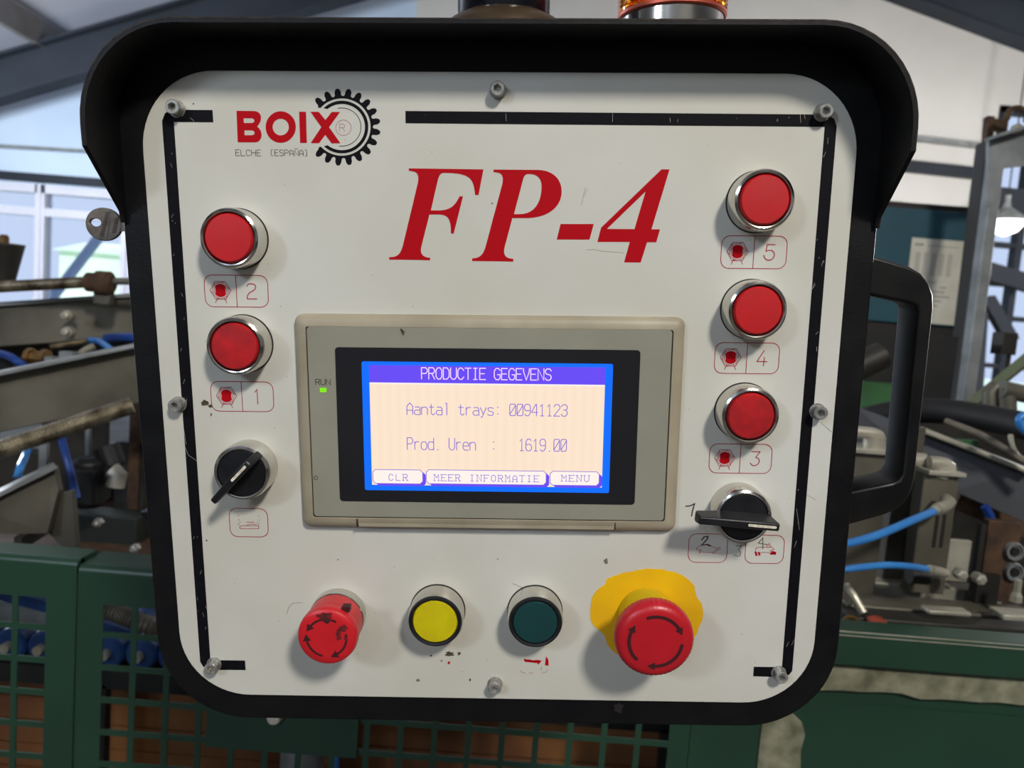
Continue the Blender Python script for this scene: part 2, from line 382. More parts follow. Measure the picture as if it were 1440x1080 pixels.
# window_1 with frames, panes
win = struct('window_1', MB().box((wl0.x, YW - 0.03, wz1 - 0.10), (wl1.x, YW + 0.12, wz1)).box((wl0.x, YW - 0.03, wz0), (wl1.x, YW + 0.12, wz0 + 0.08)), 'frame')
for px in (-120, 57, 178):
    x = onY(px, 330, YW).x
    build('mullion', MB().box((x - 0.06, YW - 0.03, wz0), (x + 0.06, YW + 0.12, wz1)).box((x - 0.02, YW - 0.05, wz0), (x + 0.02, YW - 0.03, wz1)), 'frame', win)
zt = onY(30, 296, YW).z
for a, b in ((-120, 57), (57, 178)):
    xa_, xb_ = onY(a, 330, YW).x + 0.06, onY(b, 330, YW).x - 0.06
    build('transom', MB().box((xa_, YW - 0.02, zt - 0.05), (xb_, YW + 0.1, zt + 0.05)), 'frame', win)
    build('pane', MB().box((xa_, YW + 0.04, wz0), (xb_, YW + 0.05, wz1)), 'pane', win)
win2 = struct('window_2', MB().box((wr0.x, YW - 0.03, rz1 - 0.08), (wr1.x, YW + 0.12, rz1)).box((wr0.x, YW - 0.03, rz0), (wr1.x, YW + 0.12, rz0 + 0.08)), 'beam')
for px, py0 in ((1390, 300), (1438, 300), (1500, 300)):
    x = onY(px, py0, YW).x; build('mullion', MB().box((x - 0.04, YW - 0.03, rz0), (x + 0.04, YW + 0.1, rz1)), 'beam', win2)
for py in (225, 270, 345, 400, 448, 516):
    z = onY(1420, py, YW).z; build('transom', MB().box((wr0.x, YW - 0.02, z - 0.03), (wr1.x, YW + 0.1, z + 0.03)), 'beam', win2)
build('pane', MB().box((wr0.x, YW + 0.04, rz0), (wr1.x, YW + 0.05, rz1)), 'pane', win2)
def brace(i, p0, p1, wd, m, label, Y=YW - 0.35, t=0.12):
    struct('trim_%d' % i, MB().beam(onY(*p0, Y), onY(*p1, Y), t, wd), m, label=label)
brace(30, (1385, 380), (1450, 400), 0.2, 'beam', 'dark cross beam in front of the right window')
brace(31, (1388, 420), (1422, 480), 0.14, 'beam', 'dark diagonal brace in front of the right window')
brace(32, (1376, 440), (1366, 600), 0.16, 'beam', 'dark upright beside the galvanised post')
brace(33, (1390, 285), (1460, 292), 0.36, 'beam', 'broad dark beam in front of the right window')
# yard outside
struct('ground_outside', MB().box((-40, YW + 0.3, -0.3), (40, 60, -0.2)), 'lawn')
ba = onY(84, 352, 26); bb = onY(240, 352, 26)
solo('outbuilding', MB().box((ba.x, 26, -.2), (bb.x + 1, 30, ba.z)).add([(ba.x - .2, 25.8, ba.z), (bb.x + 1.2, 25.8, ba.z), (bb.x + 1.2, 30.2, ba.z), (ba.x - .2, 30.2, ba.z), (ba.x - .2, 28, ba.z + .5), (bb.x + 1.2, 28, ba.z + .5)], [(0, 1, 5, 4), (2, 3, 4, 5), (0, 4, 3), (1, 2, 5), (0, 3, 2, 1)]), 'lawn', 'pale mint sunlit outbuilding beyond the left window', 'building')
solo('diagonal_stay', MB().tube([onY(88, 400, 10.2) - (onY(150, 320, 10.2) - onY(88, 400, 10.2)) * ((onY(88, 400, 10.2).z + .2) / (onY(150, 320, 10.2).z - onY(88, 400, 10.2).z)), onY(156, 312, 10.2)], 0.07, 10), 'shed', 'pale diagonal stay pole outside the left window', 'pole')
lp = onY(1413, 312, YW - 0.6)
L = thing('hanging_lamp', lp, 'bright white lamp glowing in front of the right window', 'lamp')
build('shade', MB().lathe([(0.05, 0.16), (0.20, 0.05), (0.24, 0.0)], 24, lp, close=False).lathe([(0.05, 0.16), (0.03, 0.22), (0.03, 0.3)], 16, lp), 'galv', L)
build('bulb', MB().lathe([(0.02, -0.16), (0.13, -0.11), (0.19, -0.03), (0.19, 0.03), (0.12, 0.08), (0.02, 0.1)], 24, lp), 'lampon', L, smooth=True)
build('cable', MB().tube([lp + Vector((0, 0, 0.3)), Vector((lp.x, lp.y, rz(lp.x) + 0.5))], 0.008, 6), 'blk', L)

# ------------------------------------------------------------------ the guard fence (plane y = YF)
YF = 0.80
def FX(px, py): q = onY(px, py, YF); return (q.x, q.z)
pz = 0.0395; hole = 0.0325
def sheet(name, x0, x1, z0, z1, cols, ztop, rows, m, parent, y=YF, t=0.002, skip=()):
    """punched sheet: bars between square holes as one continuous sheet"""
    xs = sorted(set([x0, x1] + [c for a in cols for c in (a, a + hole)])); zs = sorted(set([z0, z1] + [v for r in range(rows) for v in (ztop - r * pz, ztop - r * pz - hole)]))
    xs = [x for x in xs if x0 <= x <= x1]; zs = [z for z in zs if z0 <= z <= z1]
    def ishole(i, j):
        xc = (xs[i] + xs[i + 1]) / 2; zc = (zs[j] + zs[j + 1]) / 2
        if not any(a < xc < a + hole for a in cols): return False
        return any(ztop - r * pz - hole < zc < ztop - r * pz for r in range(rows))
    nx, nz = len(xs), len(zs); v = [(x, y, z) for z in zs for x in xs] + [(x, y + t, z) for z in zs for x in xs]; N = nx * nz; f = []
    solid = [[not ishole(i, j) for i in range(nx - 1)] for j in range(nz - 1)]
    g = lambda i, j: 0 <= i < nx - 1 and 0 <= j < nz - 1 and solid[j][i]
    for j in range(nz - 1):
        for i in range(nx - 1):
            if not solid[j][i]: continue
            a = j * nx + i; b = a + 1; c = b + nx; d = a + nx
            f += [(a, b, c, d), (a + N, d + N, c + N, b + N)]
            if not g(i, j - 1): f.append((a, a + N, b + N, b))
            if not g(i, j + 1): f.append((d, c, c + N, d + N))
            if not g(i - 1, j): f.append((a, d, d + N, a + N))
            if not g(i + 1, j): f.append((b, b + N, c + N, c))
    return build(name, MB().add(v, f), m, parent)
seam = FX(109, 812)[0]; ztopF = FX(109, 800)[1]
T = thing('mesh_guard', (seam - 0.35, YF, 0), 'dark green punched sheet guard at the left edge, left of the seam', 'guard')
xl = FX(25, 860)[0]; zh = FX(45, 839)[1]
sheet('punched_sheet', seam - 0.7, seam - 0.001, 0.03, ztopF + 0.002, [xl - k * pz for k in range(16)], zh, 28, 'green', T)
build('top_flange', MB().tube([(seam - 0.7, YF + 0.008, ztopF + 0.002), (seam - 0.001, YF + 0.008, ztopF + 0.002)], 0.008, 12).box((seam - 0.7, YF + 0.008, ztopF + 0.002), (seam - 0.001, YF + 0.04, ztopF + 0.010)), 'green', T, smooth=True)
build('edge_flange', MB().box((seam - 0.004, YF + 0.002, 0.0), (seam - 0.001, YF + 0.035, ztopF)), 'green', T)
build('foot', MB().box((seam - 0.7, YF, 0), (seam - 0.66, YF + 0.03, 0.04)), 'green', T)
T = thing('mesh_guard', (seam + 0.35, YF, 0), 'dark green punched sheet guard below the console, right of the seam', 'guard')
x2 = FX(145, 870)[0]; z2 = FX(165, 852)[1]; xe = FX(957, 1040)[0]
ncol = int((xe - x2) / pz)
sheet('punched_sheet', seam + 0.001, xe + 0.01, 0.03, ztopF - 0.004, [x2 + k * pz for k in range(ncol)], z2, 28, 'green', T)
build('top_flange', MB().tube([(seam + 0.001, YF + 0.009, ztopF - 0.004), (xe + 0.01, YF + 0.009, ztopF - 0.004)], 0.009, 12).box((seam + 0.001, YF + 0.009, ztopF - 0.004), (xe + 0.01, YF + 0.05, ztopF + 0.005)), 'green', T, smooth=True)
build('edge_flange', MB().tube([(seam + 0.003, YF + 0.002, 0.03), (seam + 0.003, YF + 0.002, ztopF - 0.006)], 0.0025, 8), 'green', T)
lpx = FX(291, 1030); lpx2 = FX(502, 1058)
build('lock_plate', MB().box((lpx[0], YF - 0.004, FX(400, 1056)[1]), (lpx2[0], YF, FX(400, 985)[1])), 'green', T)
bq = onY(386, 1008, YF - 0.006); build('white_bolt', MB().lathe([(0.001, -0.006), (0.007, -0.005), (0.009, 0), (0.009, 0.004)], 20, (bq.x, bq.y, bq.z), 'Y'), 'mark', T, smooth=True, label='small white round bolt head')
build('foot', MB().box((seam + 0.002, YF, 0), (seam + 0.04, YF + 0.03, 0.04)).box((xe - 0.04, YF, 0), (xe, YF + 0.03, 0.04)), 'green', T)
# solid guard on the right
T = thing('sheet_guard', (0.6, YF, 0), 'solid dark green sheet guard with beige tape at lower right', 'guard')
zr = onY(1200, 888, YF - 0.014).z; XR = 1.25
build('cover_sheet', MB().box((xe + 0.011, YF, 0.0), (XR, YF + 0.003, FX(1200, 990)[1])).box((xe + 0.011, YF + 0.003, 0), (XR, YF + 0.01, zr - 0.03)), 'green', T)
build('top_rail', MB().box((xe + 0.011, YF - 0.014, onY(1300, 946, YF - 0.014).z), (XR, YF + 0.022, zr)), 'green', T, bevel=0.003)
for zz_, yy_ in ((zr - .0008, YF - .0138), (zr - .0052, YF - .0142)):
    build('worn_or_glint_edge', MB().tube([(xe + .012, yy_, zz_), (XR, yy_, zz_)], .0007, 8), 'steel_l', T)  # pale strips that paint in the bright highlights along the rail's edge
pts = []
random.seed(3)
n = 40; x0 = FX(1100, 950)[0]; 
top = FX(1300, 944)[1]
for i in range(n + 1):
    x = x0 + (XR - x0) * i / n; pts.append((x, FX(1300, 977 + random.uniform(-2, 2) + (3 if i % 7 < 3 else 0))[1]))
mb = MB()
for i in range(n):
    (xa1, z1_), (xb1, z2_) = pts[i], pts[i + 1]
    mb.add([(xa1, YF - 0.0045, z1_), (xb1, YF - 0.0045, z2_), (xb1, YF - 0.0045, top), (xa1, YF - 0.0045, top), (xa1, YF, z1_), (xb1, YF, z2_), (xb1, YF, top), (xa1, YF, top)], [(0, 1, 2, 3), (0, 4, 5, 1), (7, 6, 5, 4), (2, 6, 7, 3)])
build('tape_strip', mb, 'tape', T, label='frayed beige fabric tape under the rail')
tx0 = FX(1068, 1040)[0]; tx1 = FX(1128, 1040)[0]
pts = [(tx0, 0.75)] + [(tx1 + random.uniform(-.002, .002), 0.75 + k * 0.02) for k in range(16)]
zt_ = FX(1100, 1012)[1]; pts = [(a, b) for a, b in pts if b < zt_] + [(tx1 - 0.004, zt_), (tx1 - 0.018, zt_ + 0.012), (tx0, zt_ + 0.02)]
mb = MB(); nn_ = len(pts); mb.add([(a, YF - 0.003, b) for a, b in pts] + [(a, YF, b) for a, b in pts], [tuple(range(nn_))] + [(i, i + nn_, (i + 1) % nn_ + nn_, (i + 1) % nn_) for i in range(nn_)])
build('tape_strip', mb, 'tape', T)

# ------------------------------------------------------------------ left machinery, behind the guard
def seg_pts(a, b, n): return [a.lerp(b, i / n) for i in range(n + 1)]
def bez(p, n=20):
    p = [Vector(q) for q in p]; out = []
    for i in range(len(p) - 1):
        p0 = p[max(i - 1, 0)]; p1 = p[i]; p2 = p[i + 1]; p3 = p[min(i + 2, len(p) - 1)]
        for k in range(n):
            t = k / n; out.append(0.5 * ((2 * p1) + (p2 - p0) * t + (2 * p0 - 5 * p1 + 4 * p2 - p3) * t * t + (3 * p1 - p0 - 3 * p2 + p3) * t ** 3))
    out.append(p[-1]); return out
def threaded(name, a, b, r, pitch, m, label, cat, parent=None):
    n = int((b - a).length / pitch * 4); mb = MB().tube(seg_pts(a, b, n), r, 16, rf=lambda i: r * (1.0 if i % 4 in (1, 2) else 0.88))
    return solo(name, mb, m, label, cat) if parent is None else build(name, mb, m, parent)

G = thing('packing_machine', (-1.0, 1.75, 0), 'oily grey steel packing machine left of the console behind the green guard', 'machine')
# upper galvanised beam
a, b = at(-60, 462, 1.45), at(330, 436, 1.62)
build('upper_beam', MB().beam(a, b, 0.05, 0.085), 'steel', G, bevel=0.003)
a2, b2 = at(-60, 430, 1.43), at(330, 404, 1.60)
build('beam_flange', MB().beam(a2 + Vector((0, .04, .0)), b2 + Vector((0, .04, .0)), 0.11, 0.008), 'galv', G)
for py in (444, 467):
    q = at(95, py, 1.445); build('bolt', MB().lathe([(0.005, -0.014), (0.008, -0.012), (0.008, -0.004), (0.011, -0.004), (0.011, 0.012)], 12, q, 'Y'), 'steel_l', G)
# second channel with a bright top lip
a, b = at(-60, 578, 1.12), at(300, 507, 1.28)
build('front_channel', MB().beam(a, b, 0.012, 0.092), 'steel', G, bevel=0.002)
a3, b3 = at(-60, 537, 1.105), at(300, 464, 1.265)
build('channel_lip', MB().beam(a3 + Vector((0, -.002, 0)), b3 + Vector((0, -.002, 0)), 0.035, 0.007), 'galv', G, bevel=0.002)
# lower guide plate
a, b = at(-40, 700, 1.02), at(78, 660, 1.06)
mb = MB(); q = [at(-40, 712, 1.0), at(75, 656, 1.06), at(82, 690, 1.06), at(66, 750, 1.05), at(-40, 752, 1.0)]
def slab(pts, t=0.01):
    nn = len(pts); d = Vector((0, t, 0)); return MB().add([p for p in pts] + [p + d for p in pts], [tuple(range(nn))[::-1], tuple(range(nn, 2 * nn))] + [(i, (i + 1) % nn, (i + 1) % nn + nn, i + nn) for i in range(nn)])
build('guide_plate', slab(q, 0.012), 'steel_m', G)
build('guide_plate', slab([at(66, 700, 1.07), at(100, 690, 1.07), at(108, 790, 1.07), at(64, 745, 1.07)], 0.012), 'steel_m', G)
build('plate_lip', MB().beam(at(-40, 712, 0.995), at(78, 654, 1.055), 0.02, 0.006), 'galv', G)
# column, motor, dark boxes
build('column', MB().box((onY(182, 600, 1.42).x, 1.42, 0), (onY(197, 600, 1.42).x, 1.50, onY(190, 560, 1.42).z)), 'rust', G, label='rusty brown upright column')
build('column', MB().box((onY(199, 700, 1.5).x, 1.5, 0), (onY(235, 700, 1.5).x, 1.56, onY(200, 585, 1.5).z)), 'steel', G)
mc = at(125, 678, 1.3)
build('motor', MB().lathe([(0.022, -0.044), (0.028, -0.04), (0.028, 0.038), (0.018, 0.046)], 28, mc, 'Z').box(mc + Vector((-0.026, -0.03, -0.036)), mc + Vector((0.026, 0.03, 0.030))), 'blk2', G, bevel=0.004)
build('motor_cap', MB().tube([at(150, 628, 1.32), at(160, 655, 1.32)], 0.022, 16), 'blk', G)
build('cable_gland', MB().tube([at(158, 662, 1.3), at(166, 668, 1.3), at(162, 684, 1.3)], 0.016, 12), 'steel_l', G, smooth=True)
build('dark_box', MB().box(at(160, 730, 1.46), at(160, 730, 1.46) + Vector((0.1, 0.1, 0.16))), 'steel_d', G)
z_ = onY(100, 726, 1.36).z
build('cross_beam', MB().box((onY(92, 740, 1.34).x, 1.34, onY(150, 768, 1.34).z), (onY(192, 740, 1.34).x, 1.40, onY(150, 726, 1.34).z)), 'green_d', G, bevel=0.003)
build('trough_back', MB().beam(at(-60, 526, 1.53), at(320, 488, 1.70), 0.01, 0.11), 'steel_d', G)
build('base_body', MB().box((-2.6, 1.62, 0), (-0.52, 2.6, onY(100, 636, 1.62).z)), 'steel_d', G, bevel=0.01)
build('shelf_plate', MB().box((-1.6, 1.15, onY(100, 800, 1.2).z - 0.01), (-0.52, 1.62, onY(100, 800, 1.2).z)), 'rust', G)
for px, py in ((74, 783), (95, 738), (122, 780), (128, 786), (190, 771), (189, 789), (138, 735), (60, 618)):
    q = at(px, py, 1.12); build('bolt', MB().lathe([(0.003, -0.010), (0.0045, -0.009), (0.0045, -0.003), (0.007, -0.003), (0.007, 0.006)], 6, q, 'Y'), 'zinc', G)
build('slat', MB().beam(at(25, 765, 1.02), at(62, 742, 1.1), 0.01, 0.02), 'steel_d', G)
build('slat', MB().beam(at(-20, 773, 0.95), at(55, 797, 0.98), 0.03, 0.008), 'steel_l', G)
build('hanging_rod', MB().tube([at(124, 600, 1.5), at(124, 640, 1.5)], 0.006, 8), 'galv', G)
build('light_panel', MB().box(at(54, 662, 1.5), at(54, 662, 1.5) + Vector((0.016, 0.01, 0.06))), 'galv', G)
build('rear_plate', MB().box((onY(60, 640, 1.6).x, 1.595, onY(60, 700, 1.6).z), (onY(150, 640, 1.6).x, 1.61, onY(60, 560, 1.6).z)), 'steel_d', G)
# small clutter in the trough between beams
for (x, y, d, w_, hh, m_) in ((53, 504, 1.3, 0.035, 0.03, 'brass'),):
    q = at(x, y, d); build('brass_fitting', MB().lathe([(hh * .6, -w_ / 2), (hh * .6, -w_ / 4), (hh * .45, -w_ / 4), (hh * .45, w_ / 4), (hh * .6, w_ / 4), (hh * .6, w_ / 2)], 8, q, 'X'), m_, G)
q = at(97, 499, 1.3); build('clip', MB().box(q - Vector((.012, .01, .006)), q + Vector((.012, .01, .006))), 'galv', G)
q = at(72, 506, 1.3); build('clip', MB().box(q - Vector((.008, .01, .006)), q + Vector((.008, .01, .006))), 'galv', G)
a, b = at(70, 488, 1.35), at(123, 479, 1.38); build('small_spindle', MB().tube(seg_pts(a, b, 60), .005, 12, rf=lambda i: .006 if i % 2 else .0048), 'thread', G)
a = [at(112, 499, 1.28), at(121, 492, 1.29), at(132, 487, 1.3)]; p_ = bez(a, 20); build('spring', MB().tube(p_, .005, 12, rf=lambda i: .0065 if i % 4 < 2 else .0045), 'steel_l', G)
solo('blue_hose', MB().tube(bez([at(-20, 494, 1.3), at(10, 500, 1.28), at(24, 508, 1.27), at(40, 518, 1.28)]), .007, 10), 'hose_db', 'dark blue hose lying in the left machine trough', 'hose', smooth=True)
solo('blue_hose', MB().tube(bez([at(118, 480, 1.4), at(136, 479, 1.38), at(150, 487, 1.33), at(162, 497, 1.3)]), .006, 10), 'hose_b', 'mid blue hose curling into the trough beside the console', 'hose', smooth=True)
solo('blue_hose', MB().tube(bez([at(150, 476, 1.45), at(175, 474, 1.42), at(210, 478, 1.4)]), .009, 10), 'hose_db', 'thick navy hose behind the trough, touching the console edge', 'hose', smooth=True)
solo('blue_hose', MB().tube(bez([at(44, 610, 1.2), at(36, 640, 1.17), at(29, 656, 1.13), at(24, 672, 1.12)]), .006, 10), 'hose_b', 'bright blue hose dropping below the large spindle at far left', 'hose', smooth=True)
solo('blue_hose', MB().tube(bez([at(84, 600, 1.25), at(90, 630, 1.23), at(97, 655, 1.22), at(108, 700, 1.22)]), .0065, 10), 'hose_db', 'dark blue hose dropping in front of the black motor', 'hose', smooth=True)
threaded('threaded_spindle', at(-30, 642, 0.98), at(186, 570, 1.08), 0.0136, 0.0044, 'thread', 'thick threaded steel spindle sloping up to the console', 'spindle')
T = thing('adjusting_rod', at(60, 415, 1.4), 'thin threaded rod with rusty clamp in front of the window', 'rod')
a, b = at(-30, 405, 1.4), at(118, 397, 1.42); nn = int((b - a).length / .003) * 4
build('rod', MB().tube(seg_pts(a, b, nn), .01, 12, rf=lambda i: .0115 if i % 4 < 2 else .0100), 'thread', T)
build('rod_end', MB().tube([at(150, 396, 1.42), at(200, 395, 1.43)], .007, 12), 'steel', T)
q = at(142, 398, 1.42); build('clamp', MB().lathe([(.012, -.032), (.019, -.026), (.019, -.008), (.024, -.006), (.024, .018), (.016, .024)], 20, q, 'X'), 'rust', T, smooth=True)
build('clamp_foot', MB().box(at(130, 428, 1.42), at(130, 428, 1.42) + Vector((.033, .02, .035))), 'steel', T, bevel=.003)
q = at(5, 398, 1.5)
T = thing('hopper_cone', q, 'dark grey tapered cup standing at the far left edge', 'hopper')
build('cup', MB().lathe([(.012, -0.005), (.02, 0), (.036, .075), (.037, .078)], 28, q), 'steel_d', T, smooth=True)
build('rim', MB().lathe([(.037, .078), (.038, .082), (.034, .082)], 28, q), 'steel', T)
build('cap_nut', MB().lathe([(.01, .08), (.01, .095), (.006, .1)], 6, q), 'brass', T)
# conveyor with blue rollers seen through the punched holes
C = thing('roller_conveyor', (-0.75, 1.1, 0), 'conveyor of blue rollers behind the punched green guard', 'conveyor')
cz = onY(60, 911, 1.0).z; rr_ = 0.0235; x0 = onY(13, 906, 1.0).x
for k in range(-2, 21):
    x = x0 + k * 0.0475; z = cz
    rl = build('roller', MB().lathe([(.012, -0.001), (rr_ - .004, 0.0), (rr_, .004), (rr_, .4)], 24, (x, 1.0, z), 'Y'), 'roller', C, smooth=True)
    build('axle', MB().lathe([(.007, -.012), (.007, .0)], 12, (x, 1.0, z), 'Y'), 'steel_l', rl)
build('side_rail', MB().box((x0 - .12, 1.0, cz - .055), (x0 + 1.02, 1.02, cz - .028)), 'blk', C)
build('side_rail', MB().box((x0 - .12, 1.405, cz - .055), (x0 + 1.02, 1.42, cz + .03)), 'steel', C)
for x in (onY(112, 900, 1.0).x, x0 + .955): build('leg', MB().box((x, 1.36, 0), (x + .04, 1.40, cz - .03)), 'steel_d', C)
for x in (onY(112, 900, 1.0).x, x0 + .955): build('leg', MB().box((x, 1.0, 0), (x + .04, 1.015, cz - .05)), 'steel_d', C)
solo('blue_bar', MB().beam(onY(-20, 828, .96), onY(68, 852, .96), .01, .016), 'roller', 'flat blue bar seen through the top left guard holes', 'bar')
solo('blue_bar', MB().beam(onY(140, 878, .96), onY(196, 895, .96), .01, .014), 'roller', 'flat blue bar beneath the corrugated conduit', 'bar')
solo('grey_plate', MB().beam(onY(-20, 858, .99), onY(70, 872, .99), .004, .035), 'galv', 'light grey plate edge above the first blue rollers', 'plate')
pp = bez([onY(120, 850, .95), onY(165, 862, .94), onY(210, 880, .93), onY(300, 905, .93)], 40)
solo('corrugated_conduit', MB().tube(pp, .012, 14, rf=lambda i: .0125 if i % 4 < 2 else .0105), 'hose_g', 'ribbed grey conduit behind the guard holes beside the console', 'conduit', smooth=True)
T = thing('cardboard_stack', (-0.3, 1.25, 0), 'orange brown cardboard stacked behind the punched guard', 'cardboard')
zc = onY(60, 945, 1.08).z
random.seed(5)
nsh = 22
for k in range(nsh):
    z1 = zc - k * zc / nsh; z0_ = z1 - zc / nsh + .001; j = random.uniform(-.008, .008)
    build('bundle', MB().box((-1.4 + j, 1.08 + j, z0_), (0.30 + j, 1.34, z1 - .002)), 'card', T)
solo('grey_pipe', MB().tube([(onY(425, 1060, .98).x, .98, 0), (onY(425, 1060, .98).x, .98, cz - .06)], .03, 20), 'galv', 'grey upright pipe glimpsed below the console plate', 'pipe', smooth=True)
solo('blue_hose', MB().tube([(onY(473, 1060, .95).x, .95, 0), (onY(473, 1060, .95).x, .95, cz - .06)], .005, 10), 'hose_b', 'thin upright blue hose glimpsed below the console', 'hose', smooth=True)

# ------------------------------------------------------------------ right side: cabinet, post, machinery
YC = 2.2
c0 = onY(1190, 278, YC); c1 = onY(1384, 295, YC); cb = onY(1360, 545, YC)
T = thing('control_cabinet', ((c0.x + c1.x) / 2, YC + .15, 0), 'teal cabinet in a dark frame with a data sheet, right of the console', 'cabinet')
zt2 = onY(1300, 284, YC).z; zb2 = onY(1300, 540, YC).z; xl2 = c0.x - .1; xr2 = onY(1372, 400, YC).x
build('carcass', MB().box((xl2, YC + .02, zb2), (xr2, YC + .35, zt2)), 'cabd', T, bevel=.004)
build('door', MB().box((xl2 + .02, YC, onY(1300, 457, YC).z), (onY(1368, 400, YC).x - .04, YC + .02, zt2 - .022)), 'teal', T, bevel=.003)
build('door_frame', MB().box((onY(1362, 400, YC).x - .02, YC - .02, zb2), (xr2 + .005, YC + .02, zt2)), 'cabd', T, bevel=.004)
xq = onY(1366, 400, YC).x
build('edge_strip', MB().tube([(xq, YC - .024, zb2), (xq, YC - .024, zt2)], .008, 10), 'rust', T)
build('lower_panel', MB().box((xl2 + .02, YC + .0, zb2 + .01), (xr2 - .03, YC + .02, onY(1300, 459, YC).z)), 'cabd', T)
build('screw', MB().lathe([(.004, -.006), (.006, -.004), (.006, 0)], 12, (onY(1360, 331, YC).x, YC, onY(1360, 331, YC).z), 'Y'), 'steel_l', T)
p0 = onY(1284, 336, YC); p1 = onY(1362, 340, YC); p2 = onY(1340, 458, YC)
px0, px1, pz1, pz0 = p0.x - .004, onY(1352, 400, YC).x, onY(1320, 337, YC).z, onY(1320, 456, YC).z
sh = build('data_sheet', MB().box((px0, YC - .003, pz0), (px1, YC, pz1)), 'paper', T, label='white printed data sheet with columns')
mb = MB(); W_ = px1 - px0; H_ = pz1 - pz0
mb.box((px0 + .06 * W_, YC - .0035, pz1 - .09 * H_), (px0 + .22 * W_, YC - .003, pz1 - .06 * H_)); mb.box((px0 + .3 * W_, YC - .0035, pz1 - .085 * H_), (px0 + .85 * W_, YC - .003, pz1 - .075 * H_))
for k in range(5):
    for r in range(14):
        xx = px0 + (.10 + k * .145) * W_; zz = pz1 - (.17 + r * .019) * H_
        mb.box((xx, YC - .0035, zz - .009 * H_), (xx + .085 * W_, YC - .003, zz))
for r, (u0, u1) in enumerate(((.4, .52), (.6, .72), (.42, .7), (.4, .8), (.4, .66), (.45, .6))):
    zz = pz1 - (.50 + r * .055) * H_; mb.box((px0 + u0 * W_, YC - .0035, zz - .018 * H_), (px0 + u1 * W_, YC - .003, zz))
build('printed_columns', mb, 'print', sh, kind='stuff')
build('leg', MB().box((xl2 + .05, YC + .1, 0), (xl2 + .12, YC + .17, zb2)).box((xr2 - .12, YC + .1, 0), (xr2 - .05, YC + .17, zb2)), 'cabd', T)
# galvanised post, leaning as in the photograph because it is a sloping machine upright
T = thing('galvanised_post', at(1352, 620, 1.9), 'pale galvanised steel upright beside the teal cabinet', 'post')
build('post_face', MB().beam(at(1402, 205, 1.9), at(1350, 620, 1.9), .030, .035, (0, 1, 0)), 'galv', T, bevel=.003)
build('post_back', MB().beam(at(1385, 200, 1.95), at(1334, 620, 1.95), .02, .05, (0, 1, 0)), 'cabd', T, bevel=.003)
q = [at(1391, 196, 1.88), at(1450, 178, 1.88), at(1450, 232, 1.88), at(1412, 236, 1.88), at(1396, 290, 1.88), at(1388, 290, 1.88)]
build('gusset', slab(q, .012), 'galv', T)
build('top_lip', MB().beam(at(1394, 194, 1.86), at(1450, 176, 1.86), .05, .008), 'galv', T)
build('angle_iron', MB().beam(at(1391, 165, 1.95), at(1380, 300, 1.95), .02, .02, (0, 1, 0)).box(at(1391, 182, 1.96), at(1391, 182, 1.96) + Vector((.05, .02, .03))), 'rust', T)
rg = build('ring_clamp', MB().tube([at(1430 + 14 * math.cos(t), 166 + 14 * math.sin(t), 1.87) for t in [math.radians(170 + 14 * k) for k in range(16)]], .008, 10), 'rust', T, smooth=True)
build('bolt', MB().lathe([(.008, -.02), (.011, -.018), (.011, 0)], 12, at(1426, 182, 1.86), 'Y'), 'steel_l', T)
build('foot', MB().beam(at(1350, 618, 1.9), Vector((at(1350, 618, 1.9).x, at(1350, 618, 1.9).y, 0)), .04, .04, (0, 1, 0)), 'galv', T)

T = thing('pneumatic_machine', (1.0, 1.3, 0), 'grey pneumatic machine section right of the console behind the guard', 'machine')
R_ = T
# broad sloping side beam with a bright lip
q = [at(1284, 600, 1.12), at(1450, 664, 1.05), at(1450, 722, 1.05), at(1284, 664, 1.12)]
q = [at(1200, 570, 1.16), at(1450, 662, 1.05), at(1450, 738, 1.05), at(1340, 690, 1.09), at(1280, 668, 1.12), at(1200, 640, 1.16)]
build('side_beam', slab(q, .02), 'steel_b', T)
build('beam_lip', MB().beam(at(1294, 603, 1.11), at(1450, 664, 1.045), .03, .007), 'steel_l', T, bevel=.002)
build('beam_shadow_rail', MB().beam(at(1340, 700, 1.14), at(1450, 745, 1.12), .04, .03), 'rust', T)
# cylinder blocks
def cyl_block(px0, px1, pyt, pyb, d, m='steel', slots=True):
    a = at(px0, pyb, d); b = at(px1, pyt, d); z0b, z1b = a.z, b.z
    y = (a.y + b.y) / 2
    o = build('cylinder_block', MB().box((a.x, y, z0b), (b.x, y + .025, z1b)), m, R_, bevel=.002)
    return a, b, y
a, b, y = cyl_block(1283, 1345, 668, 836, 1.0)
for px in (1311, 1321):
    p_0 = at(px, 770, 1.0); p_1 = at(px + 3, 722, 1.0); build('slot', MB().box((p_0.x, y - .001, p_0.z), (p_0.x + .0045, y + .001, p_1.z)), 'blk', R_)
build('end_plate', MB().box((a.x + .0, y - .01, b.z), (b.x + .003, y + .03, b.z + .006)), 'steel_l', R_, bevel=.001)
q = at(1322, 655, 1.0); build('elbow_fitting', MB().tube(bez([q + Vector((-.016, 0, .004)), q + Vector((.0, 0, .004)), q + Vector((.011, 0, .001)), q + Vector((.014, 0, -.008)), q + Vector((.014, 0, -.018))], 6), .0085, 16).tube([q + Vector((.001, 0, .0)), q + Vector((.001, 0, -.016))], .0125, 16), 'steel_l', R_, smooth=True)
q = at(1300, 648, 1.02); build('elbow_fitting', MB().tube([q + Vector((-.02, 0, .0)), q + Vector((.0, 0, .0))], .011, 16), 'steel_l', R_, smooth=True)
